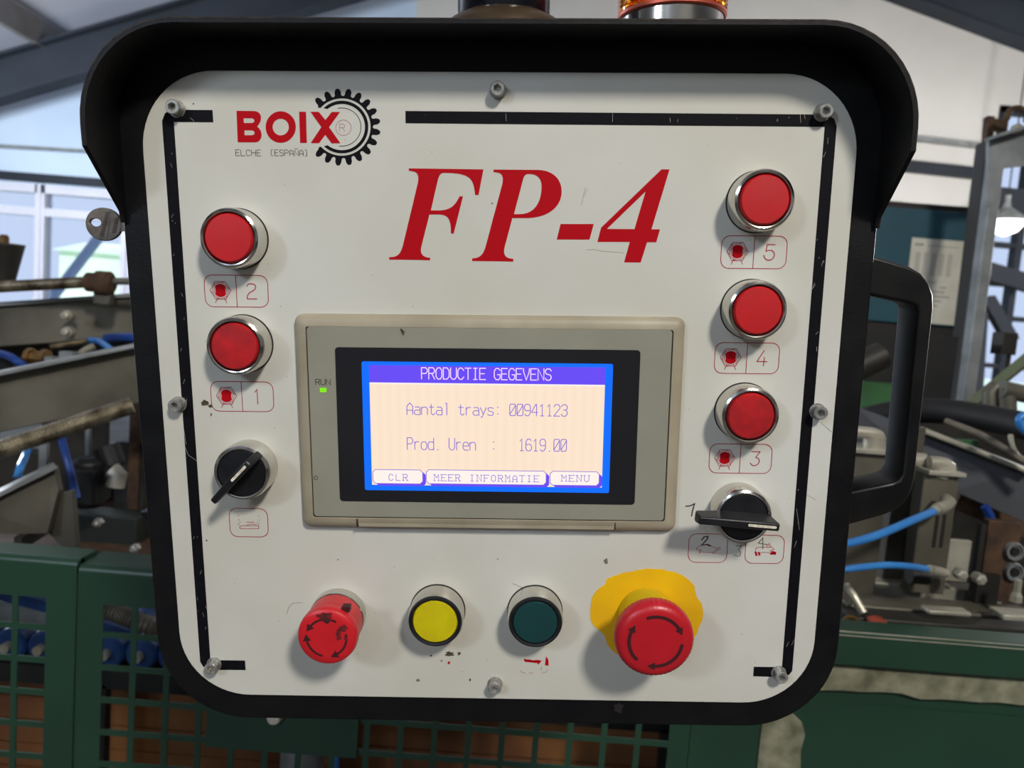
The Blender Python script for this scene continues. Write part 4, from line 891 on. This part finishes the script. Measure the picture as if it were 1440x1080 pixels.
strokes('pictogram_remains', [[(290, 910), (320, 915), (345, 915), (380, 925), (420, 920), (440, 925)], [(300, 922), (340, 925), (400, 932), (430, 935)]], 700, 810, 7.718, .0011, 'red_print')
flat_filled('pictogram_remains', [[P(700 + x / 7.718, 810 + y / 7.718) for x, y in ((430, 910), (475, 918), (455, 945), (440, 962), (425, 940))]], Z, red, panel)
flat_filled('pictogram_remains', [[P(700 + x / 7.718, 810 + y / 7.718) for x, y in ((525, 870), (550, 910), (552, 972), (512, 968), (518, 915))]], Z, red, panel)
strokes('pictogram_remains', [[(245, 1025), (265, 1045), (300, 1053)], [(340, 1050), (380, 1052)], [(480, 1052), (520, 1046), (545, 1015)]], 700, 810, 7.718, .00022, 'red_line')
strokes('scuff', [[(475, 985), (468, 1020)], [(165, 82), (265, 125)]], 700, 810, 7.718, .0003, 'pen_pale')
# paint chips, scratches and rub marks
def blob(cx, cy, rx, ry, seed, m, z=Z, name='paint_chip', h=0.0, n=16, parent=panel):
    rnd = random.Random(seed); pts = []
    for k in range(n):
        a_ = 2 * math.pi * k / n; rr = rnd.uniform(.55, 1.1) if name != 'grime' else .8 + .18 * math.sin(2 * a_ + seed) + .14 * math.sin(5 * a_ + 2 * seed) + .06 * math.sin(11 * a_ + seed); pts.append(P(cx + rx * rr * math.cos(a_), cy + ry * rr * math.sin(a_), h))
    flat_filled(name, [pts], z, m, parent)
blob(632, 919.5, 7.5, 4, 1, 'dirt'); blob(645.5, 919, 2.4, 3, 2, 'dirt'); blob(606, 922, 2.2, 1.5, 3, 'dirt'); blob(631.5, 932, 2, 3, 4, 'red_print'); blob(621, 929, 1.2, 1.2, 5, 'red_print')
blob(288, 567, 6, 5, 6, 'dirt'); blob(296, 571, 4.5, 3, 7, 'dirt'); blob(588, 956.5, 3.5, 2.5, 8, 'pen_pale'); blob(661, 956, 1.5, 2.5, 9, 'pen'); blob(297, 583, 1.2, 2.4, 10, 'dirt')
blob(852, 789, 3.5, 5, 11, 'pen_pale'); blob(692, 286, 1.6, 1.6, 12, 'pen_pale'); blob(272, 146, 1.2, 1.6, 13, 'pen'); blob(290.5, 760, 1.6, 1.3, 14, 'pen'); blob(700, 786, 1.2, 1.2, 15, 'pen_pale'); blob(475, 787, 1.2, 1.2, 16, 'dirt')
rnd = random.Random(12); mb = MB()
for _ in range(60):
    x = rnd.uniform(280, 1130); y = rnd.uniform(190, 960)
    if (430 < x < 950 and 440 < y < 745) or (545 < x < 945 and 230 < y < 372): continue
    s_ = rnd.uniform(.5, 1.1); mb.ribbon([P(x, y), P(x + s_ * rnd.uniform(-1, 1), y + s_)], .00028, Z)
build('specks', mb, 'pen_pale', panel, kind='stuff')
strokes('scratches', [[(381, 275), (365, 350), (342, 455)], [(405, 285), (368, 370)], [(390, 912), (470, 905), (560, 925), (770, 940)]], 770, 225, 7.2, .00014, 'pen_pale')
strokes('scratches', [[(25, 480), (45, 410), (90, 365), (190, 360)]], 400, 800, 7.594, .00018, 'dirt')
strokes('scratches', [[(565, 780), (620, 810)], [(635, 535), (678, 572)]], 900, 380, 2.512, .00016, 'pen_pale')
SC = []
rnd = random.Random(4)
for _ in range(20):
    y = rnd.uniform(180, 930); t = (y - 165) / 770; x = 237 + 52 * t + rnd.uniform(-6, 6); L_ = rnd.uniform(1, 6); SC.append([(x, y), (x + rnd.uniform(-.6, .6) * L_, y + L_)])
for _ in range(12):
    y = rnd.uniform(180, 930); t = (y - 165) / 770; x = 1169 - 62 * t + rnd.uniform(-6, 6); L_ = rnd.uniform(2, 9); SC.append([(x, y), (x + rnd.uniform(-.8, .2) * L_, y + L_)])
for _ in range(12):
    x = rnd.uniform(580, 1150); SC.append([(x, 158 + rnd.uniform(0, 14)), (x + rnd.uniform(-1, 1), 159 + rnd.uniform(0, 14))])
SC += [[(1106, 909), (1109, 902)], [(1113, 907), (1117, 899)], [(268, 166), (273, 170)], [(256, 618), (265, 640), (277, 648)], [(258, 600), (262, 625)], [(1120, 715), (1124, 745)]]
strokes('stripe_scratches', SC, 0, 0, 1, .00013, 'scratch', z=Z + .00006, kind='stuff')

def ringprof(R, h): return [(R - .0006, -.0005), (R, .0), (R, h - .0022), (R - .0006, h - .0006), (R - .0016, h), (R - .0022, h - .0002), (R - .0026, h - .0016)]
def push_button(cx, cy, R, h, cap, label, dark_ring=False, drop=.0, proud=.0006):
    r = build('push_button', MB().lathe(ringprof(R, h), 64, (cx, cy, 0), close=False).lathe([(R - .004, h - .006), (R - .003, h - .0018)], 64, (cx, cy, 0)), 'chrome', K, smooth=True, label=label)
    build('gasket', MB().lathe([(R + .0004, 0), (R + .0004, .0003), (R - .0002, .0004)], 64, (cx, cy, 0), close=False), 'groove', r, smooth=True)
    rc = R - .0030 if not dark_ring else R - .0026
    if dark_ring: build('black_ring', MB().lathe([(R - .0045, h - .002), (R - .0005, h - .0004), (R - .0009, h + .0006), (R - .0016, h + .0008), (R - .0026, h + .0004), (R - .003, h - .002)], 64, (cx, cy, 0), close=False), 'knob', r, smooth=True)
    build('cap', MB().lathe([(rc, h - .004), (rc, h - .0006 + proud - .0006), (rc - .0008, h + proud), (.0005, h + proud + .0004)], 64, (cx, cy, 0)), cap, r, smooth=True)
    return r
push_button(-.132, .0868, .0150, .013, 'red', 'red push button above the plaque numbered 2')
push_button(-.1322, .0330, .0150, .013, 'red_worn', 'worn red push button above the plaque numbered 1')
push_button(.1300, .1070, .0150, .013, 'red', 'red push button above the plaque numbered 5')
push_button(.1302, .0535, .0150, .013, 'red', 'red push button above the plaque numbered 4')
push_button(.1301, -.0001, .0150, .013, 'red_worn', 'grimy red push button above the plaque numbered 3')
push_button(-.0320, -.1150, .0150, .013, 'ydisc', 'yellow push button in a black ring', True)
push_button(.0220, -.1146, .0150, .013, 'gdisc', 'dark green push button in a black ring', True)
# selector switches
def selector(cx, cy, ang, prof, wd, mk, label):
    R = .0150; h = .013
    r = build('selector_switch', MB().lathe(ringprof(R, h), 64, (cx, cy, 0), close=False), 'chrome', K, smooth=True, label=label)
    build('disc', MB().lathe([(R - .0024, h - .006), (R - .0024, h - .0010), (R - .0030, h - .0002), (.0005, h)], 64, (cx, cy, 0)), 'knob', r, smooth=True)
    ca, sa = math.cos(math.radians(ang)), math.sin(math.radians(ang))
    pts = prof; n = len(pts); v = []
    for sgn in (-1, 1):
        for (u, hh) in pts:
            wv_ = wd(u, hh) * sgn; v.append((cx + u * ca - wv_ * sa, cy + u * sa + wv_ * ca, hh))
    f = [tuple(range(n)), tuple(range(2 * n - 1, n - 1, -1))] + [(i, i + n, (i + 1) % n + n, (i + 1) % n) for i in range(n)]
    build('lever', MB().add(v, f), 'knob', r, bevel=.0009)
    u0, u1, hm = mk
    pp = [(u0, -.0007), (u1, -.0007), (u1 + .0005, 0), (u1, .0007), (u0, .0007), (u0 - .0005, 0)]
    build('pointer_mark', MB().prism([(cx + u * ca - q * sa, cy + u * sa + q * ca) for u, q in pp], hm - .0006, hm + .00012), 'mark', r)
selector(.130, -.054, -4.5, [(-.0115, .0128), (.0125, .0128), (.0135, .016), (.0148, .0245), (-.0262, .0245), (-.0272, .019), (-.0265, .0165), (-.016, .0140)], lambda u, h: .0021 if h > .018 else .0030, (-.001, .0128, .0245), 'black selector switch turned level above the animal plaques')
selector(-.1325, -.0335, 46, [(-.012, .0128), (.0155, .0128), (.0157, .0150), (.0122, .0235), (.0108, .0240), (-.002, .0233), (-.0195, .0185), (-.0205, .0165), (-.0195, .0150)], lambda u, h: .0017 if u < -.0192 else .0021, (-.0008, .0096, .02395), 'black selector switch turned diagonally above the tray plaque')
# emergency stops
def knurl(lo, hi, amt, nn):
    return lambda i, a_, k: 1 + (amt if lo <= i <= hi and k % 2 else 0)
cx, cy = .0832, -.1150
sticker = [(60, 400), (75, 300), (98, 262), (120, 235), (160, 205), (195, 182), (192, 150), (235, 128), (270, 115), (300, 108), (340, 90), (410, 82), (480, 65), (550, 56), (610, 62), (680, 60), (692, 72), (780, 88), (850, 120), (900, 160), (938, 200), (945, 250), (958, 300), (1000, 350), (1014, 430), (1004, 500), (975, 550), (962, 600), (900, 690), (760, 770), (600, 830), (440, 830), (285, 780), (240, 740), (205, 700), (180, 620), (135, 575), (90, 540), (62, 490)]
ST = build('yellow_sticker', MB().prism([P(820 + x / 6, 790 + y / 6) for x, y in sticker][::-1], .00002, .0002), 'ysticker', panel, label='ragged yellow sticker around the emergency stop')
R1 = build('emergency_stop', MB().lathe([(.0145, 0), (.0150, .0006), (.0150, .0145), (.0135, .0155)], 64, (cx, cy, 0)), 'ysleeve', K, smooth=True, label='large red mushroom emergency stop on a yellow sticker')
hd = build('mushroom_head', MB().lathe([(.0140, .0145), (.0160, .0155), (.0190, .0215), (.0202, .0225), (.0205, .0255), (.0200, .0285), (.0185, .0303), (.0165, .0311), (.012, .0313), (.0005, .0314)], 200, (cx, cy, 0), mod=lambda i, a_, k: 1.008 if (3 <= i <= 5 and k % 4 < 2) else 1), 'mush', R1, smooth=True)
def arrow(cx, cy, r, a0, a1, z, m, parent, wd=.0012, outline=False):
    mb = MB().ribbon(arc(cx, cy, r, a0, a1, 20), wd, z)
    dr = 1 if a1 > a0 else -1; ca, sa = math.cos(math.radians(a1)), math.sin(math.radians(a1))
    e = Vector((cx + r * ca, cy + r * sa)); t = Vector((-sa, ca)) * dr; nn = Vector((ca, sa))
    p = [e + nn * .0022 - t * .0006, e + t * .0034, e - nn * .0022 - t * .0006]
    mb.add([(q.x, q.y, z + .00003) for q in p], [(0, 1, 2)] if dr < 0 else [(2, 1, 0)])
    return build('arrow', mb, m, parent)
for a0, a1 in ((109, 30), (-8, -92), (-134, -206)): arrow(cx, cy + .0004, .0136, a0, a1, .03140, 'arrow', hd, .0018)
cx, cy = -.0872, -.1180
R2 = build('emergency_stop', MB().lathe([(.0145, 0), (.0152, .0005), (.0152, .0065), (.0148, .007)], 64, (cx, cy, 0)), 'chrome', K, smooth=True, label='worn red emergency stop without a sticker, lower left of the panel')
hd = build('stop_head', MB().lathe([(.0146, .0065), (.0149, .0075), (.0149, .0185), (.0153, .0187), (.0153, .0205), (.0157, .0212), (.0158, .0232), (.0152, .0252), (.0138, .0262), (.010, .0264), (.0005, .0264)], 160, (cx, cy, 0), mod=lambda i, a_, k: 1.02 if (3 <= i <= 4 and k % 4 < 2) else 1), 'mush_l', R2, smooth=True)
for a0, a1 in ((62, 143), (10, -62), (254, 187)): arrow(cx, cy, .0104, a0, a1, .02645, 'arrow', hd, .0012)
def hblob(px, py, rx, ry, sd, z):
    blob(px, py, rx, ry, sd, 'smudge', z, 'grime', z, parent=hd, n=60)
hblob(456, 866, 11, 6, 21, .02650); hblob(461, 872, 7, 6, 22, .02652); hblob(482, 884, 9, 5, 23, .02650); hblob(476, 893, 5, 8, 24, .02652); hblob(486, 898, 2.5, 5, 25, .0265)
build('indicator_lug', MB().box((cx + .0075, cy + .0125, .0185), (cx + .0115, cy + .0155, .0225)), 'arrow', hd)
# panel screws
for x, y in ((-.1592, .1498), (.1592, .1498), (-.1592, -.1498), (.1592, -.1498), (0, .1592), (0, -.1592), (-.1688, .0004), (.1688, .0004)):
    def hexmod(i, a_, k): return 1 if i < 5 else 1 / math.cos(((a_ + math.pi / 6) % (math.pi / 3)) - math.pi / 6) * .93
    s_ = build('screw', MB().lathe([(.0042, 0), (.0042, .0005), (.0036, .0005), (.0036, .0052), (.0032, .0057), (.0020, .0057), (.0017, .0052), (.0017, .0030)], 48, (x, y, 0), mod=hexmod), 'zinc', K, smooth=True)
# ---- touch display
T_ = build('display_bezel', MB(), 'beige', K); bpy.data.objects.remove(T_)
hx0, hx1, hy0, hy1 = -.1044, .0968, -.0662, .0491
prof = [(.0, 0.0), (.0, .0022), (.0012, .0040), (.0034, .0052), (.0062, .0055)]
v = []; f = []; nr = None
for off, z in prof + [(.0064, .0050)]:
    ring = rrect(hx0 + off, hy0 + off, hx1 - off, hy1 - off, max(.0045 - off * .6, .0012), 5); nr = len(ring); v += [(x, y, z) for x, y in ring]
for i in range(len(prof)):
    for k in range(nr): f.append((i * nr + k, i * nr + (k + 1) % nr, (i + 1) * nr + (k + 1) % nr, (i + 1) * nr + k))
HB = build('touch_display', MB().add(v, f), 'beige', K, smooth=True, label='beige framed touch display with lit colour screen')
build('groove', MB().prism(rrect(hx0 + .006, hy0 + .006, hx1 - .006, hy1 - .0055, .002, 5), .001, .0047), 'groove', HB)
FZ = .0054
build('faceplate', MB().prism(rrect(hx0 + .0069, hy0 + .0069, hx1 - .0069, hy1 - .0063, .0018, 5), .001, FZ), 'hmi', HB, bevel=.0002)
c_ = [P(432 + 0, 735, .0045), P(865, 740, .0045)]
xs0 = P(504, 738, .0045)[0]; xs1 = P(864, 740, .0045)[0]
build('slot_cover', MB().prism(rrect(xs0, hy0 + .0012, xs1, hy0 + .0058, .0008, 3), .001, .0052), 'beige', HB, bevel=.0004, label='long narrow clip cover in the lower bezel')
build('slot_notch', MB().box((xs0 - .0008, hy0 + .0012, .004), (xs0, hy0 + .0058, .0056)).box((xs1, hy0 + .0014, .004), (xs1 + .0005, hy0 + .0056, .0055)), 'groove', HB)
W1 = build('display_window', MB().prism(rrect(-.0832, -.0505, .0740, .0323, .0018, 5), .002, FZ + .0002), 'window', HB)
SZ = FZ + .0003
def pr(x0, y0, x1, y1, h): a = P(x0, (y0 + y1) / 2, h); b = P(x1, (y0 + y1) / 2, h); c = P((x0 + x1) / 2, y0, h); d = P((x0 + x1) / 2, y1, h); return a[0], d[1], b[0], c[1]
def scr(name, rect, z, m, r=.0003): 
    return build(name, MB().prism(rrect(*rect, r, 3), z - .00012, z), m, HB)
sx0, sy0, sx1, sy1 = -.0696, -.0441, .0602, .0251
scr('screen_border', (sx0, sy0, sx1, sy1), SZ + .0001, 'scr_blue', .001)
ix0, ix1 = -.0657, .0563
iy1 = P(690, 515, SZ)[1]; ih = P(690, 540.5, SZ)[1]; iy0 = P(690, 683.5, SZ)[1]
scr('screen_page', (ix0, iy0, ix1, ih), SZ + .0002, 'scr_bg')
scr('screen_header', (ix0, ih, ix1, iy1), SZ + .0002, 'scr_head')
scr('header_rule', (ix0, ih - .0004, ix1, ih + .0004), SZ + .0003, 'scr_pale', .0001)
TZ = SZ + .0003; TW = .00042
ptext('screen_text', 'PRODUCTIE GEGEVENS', 592.8, 532.8, 775, 517, TZ, TW * 1.15, 'scr_wtxt', HB, fill=.80)
ptext('screen_text', 'Aantal trays: 00941123', 572.3, 582.8, 797.5, 566.7, TZ, TW, 'scr_txt', HB, fill=.80)
ptext('screen_text', 'Prod. Uren  :   1619.00', 572.8, 632, 796.5, 615.5, TZ, TW, 'scr_txt', HB, fill=.80)
def sbutton(x0, y0, x1, y1, s, tx0, ty, tx1, tyt):
    a = pr(x0, y0, x1, y1, TZ); ch = .0014
    def oct_(x0, y0, x1, y1, c): return [(x0 + c, y0), (x1 - c, y0), (x1, y0 + c), (x1, y1 - c), (x1 - c, y1), (x0 + c, y1), (x0, y1 - c), (x0, y0 + c)]
    sh_ = build('key_shadow', MB().prism(oct_(a[0] + .0016, a[1] - .0013, a[2] + .0016, a[3] - .0013, ch), TZ - .0001, TZ), 'scr_head', HB)
    k_ = build('screen_key', MB().prism(oct_(a[0], a[1], a[2], a[3], ch), TZ - .0001, TZ + .00008), 'scr_pale', HB)
    build('key_outline', MB().ribbon(oct_(a[0], a[1], a[2], a[3], ch), .00035, TZ + .00012, True), 'scr_txt', k_)
    ptext('screen_text', s, tx0, ty, tx1, tyt, TZ + .00012, .00034, 'scr_txt', k_, fill=.58, ser=True)
sbutton(524.5, 660.5, 594.5, 680, 'CLR', 547, 675.5, 573, 666.8)
sbutton(599.5, 661.5, 768, 681, 'MEER INFORMATIE', 611, 676, 757, 667.3)
sbutton(773.5, 663, 842.5, 682.5, 'MENU', 790, 676.8, 828, 668.3)
build('lettering', MB(), 'ink', HB)
bpy.data.objects.remove(bpy.data.objects[[o.name for o in HB.children if len(o.data.vertices) == 0][0]])
ptext('lettering', 'RUN', 444, 541, 464.5, 533.3, FZ + .00008, .0003, 'ink', HB, fill=.8)
l0 = P(450, 551.5, FZ); l1 = P(459, 545.5, FZ)
build('status_led', MB().prism([(l0[0], l0[1]), (l1[0], l0[1]), (l1[0], l1[1]), (l0[0], l1[1])], FZ - .001, FZ + .0002), 'led', HB, label='small green status light under RUN')
strokes_ = [[(407, 82), (415, 100)], [(410, 85), (418, 92)]]
mb = MB()
for st in strokes_: mb.ribbon([P(400 + x / 2.483, 430 + y / 2.483, .0056) for x, y in st], .0008, .0057)
build('grime_mark', mb, 'dirt', HB)
mb = MB().ribbon([P(444 + 2.6 * math.cos(t), 672 + 2.6 * math.sin(t), FZ) for t in [math.pi * 2 * k / 16 for k in range(16)]], .0003, FZ + .00005, True); build('ring_mark', mb, 'groove', HB)
# ---- handle
ho = [(.190, .0825), (.198, .0806), (.2165, .0755), (.2225, .0722), (.2270, .0672), (.2300, .0610), (.2309, .0540), (.2306, -.0400), (.2296, -.0470), (.2268, -.0530), (.2225, -.0575), (.2165, -.0606), (.190, -.0690)]
hi = [(.190, -.0488), (.2185, -.0422), (.2222, -.0405), (.2238, -.0370), (.2231, .0520), (.2220, .0550), (.2190, .0565), (.190, .0620)]
HN = build('handle', MB().add([(x, y, z) for z in (-.012, -.036) for x, y in ho + hi], []), 'hplastic', K); bpy.data.objects.remove(HN)
filled('handle', [ho + hi], -.034, -.012, 'hplastic', K, bevel=.0016, label='glossy black plastic pull handle on the right side')
# latch on the left side and lock barrel
build('latch', MB().prism([(-.190, -.0660), (-.2035, -.0660), (-.2040, -.0672), (-.1960, -.0765), (-.190, -.0800)], -.024, -.016), 'black', K, bevel=.0006)
build('lock_barrel', MB().lathe([(.0095, -.197), (.0105, -.196), (.0105, -.188)], 24, (0, .0965, -.05), 'X'), 'zinc', K)
blob(870, 996, 8, 9, 31, 'steel_d', -.0019, 'paint_chip', -.002, parent=K); 

# ---- the key: a thing of its own, pushed into the side lock
KY = thing('key', (0, 0, 0), 'worn nickel key with a round bow in the left side of the console', 'key')
KY.matrix_world = MCON @ Matrix.Translation((-.2292, .0957, -.05)); KY['_own'] = 1
Rk = .0105; bow = [(Rk * 1.0 * math.cos(t), Rk * .90 * math.sin(t)) for t in [2 * math.pi * k / 40 for k in range(40)]]
hl = [(-.0047 + .0034 * math.cos(t), .0010 + .0023 * math.sin(t)) for t in [2 * math.pi * k / 20 for k in range(20)]]
filled('bow', [bow, hl], -.0012, .0012, 'keyb', KY, bevel=.0004)
build('blade', MB().box((.009, -.0038, -.001), (.034, .0038, .001)), 'keyb', KY)
mb = MB(); rnd = random.Random(9)
for c0_, c1_, base_ in ((-.0065, .0075, (-.0002)), (-.0048, .0035, .0062)):
    k = 0; u = c0_
    while u < c1_:
        x = base_ + (u * .32); mb.box((x, u, .0012), (x + .0022, u + .0005, .00145)); u += .0010
mb.ribbon([(.0016, -.0085), (.0050, .0082)], .0003, .00125)
build('stamped_lettering', mb, 'keyd', KY, kind='stuff')

# ---- beacons standing on top of the console housing
def beacon(x, y, label, kind, cat='beacon'):
    o = thing('signal_beacon', (0, 0, 0), label, cat); o.matrix_world = MCON @ Matrix.Translation((x, BY1, -.06)); o['_own'] = 1
    return o
o = beacon(.0012, 0, 'glossy black cylindrical beacon on a brown dome base above the console', 0)
build('dome_base', MB().lathe([(.038, -.002), (.038, .010), (.036, .018), (.031, .0235), (.026, .0262)], 48, (0, 0, 0), 'Y'), 'brown_base', o, smooth=True)
build('tube', MB().lathe([(.0255, .026), (.0258, .028), (.0258, .13), (.0240, .134)], 64, (0, 0, 0), 'Y'), 'black_gloss', o, smooth=True)
o = beacon(.0950, 0, 'amber beacon with a chrome base above the console right of centre', 1)
build('chrome_base', MB().lathe([(.030, -.002), (.030, .004), (.0285, .006), (.0285, .026)], 64, (0, 0, 0), 'Y'), 'chrome', o, smooth=True)
build('red_gasket', MB().lathe([(.0292, .026), (.0300, .0268), (.0300, .0285), (.0290, .029)], 64, (0, 0, 0), 'Y'), 'copper', o, smooth=True)
pr_ = [(.0298, .029)]
for k in range(40): z = .030 + k * .0022; pr_ += [(.0300, z), (.0292, z + .0011)]
pr_ += [(.028, .120), (.024, .124)]
inner_ = [(r_ - .003, z) for r_, z in ((.029, .122), (.029, .029))]
build('amber_lens', MB().lathe(pr_ + [(.0225, .121), (.0262, .118), (.0262, .030)], 64, (0, 0, 0), 'Y', close=False), 'amber', o, smooth=True)
build('lamp_bulb', MB().lathe([(.010, .026), (.010, .045), (.016, .055), (.018, .068), (.012, .082), (.002, .086)], 24, (0, 0, 0), 'Y'), 'mark', o, smooth=True)

for o in bpy.data.objects:
    if '_own' in o: del o['_own']
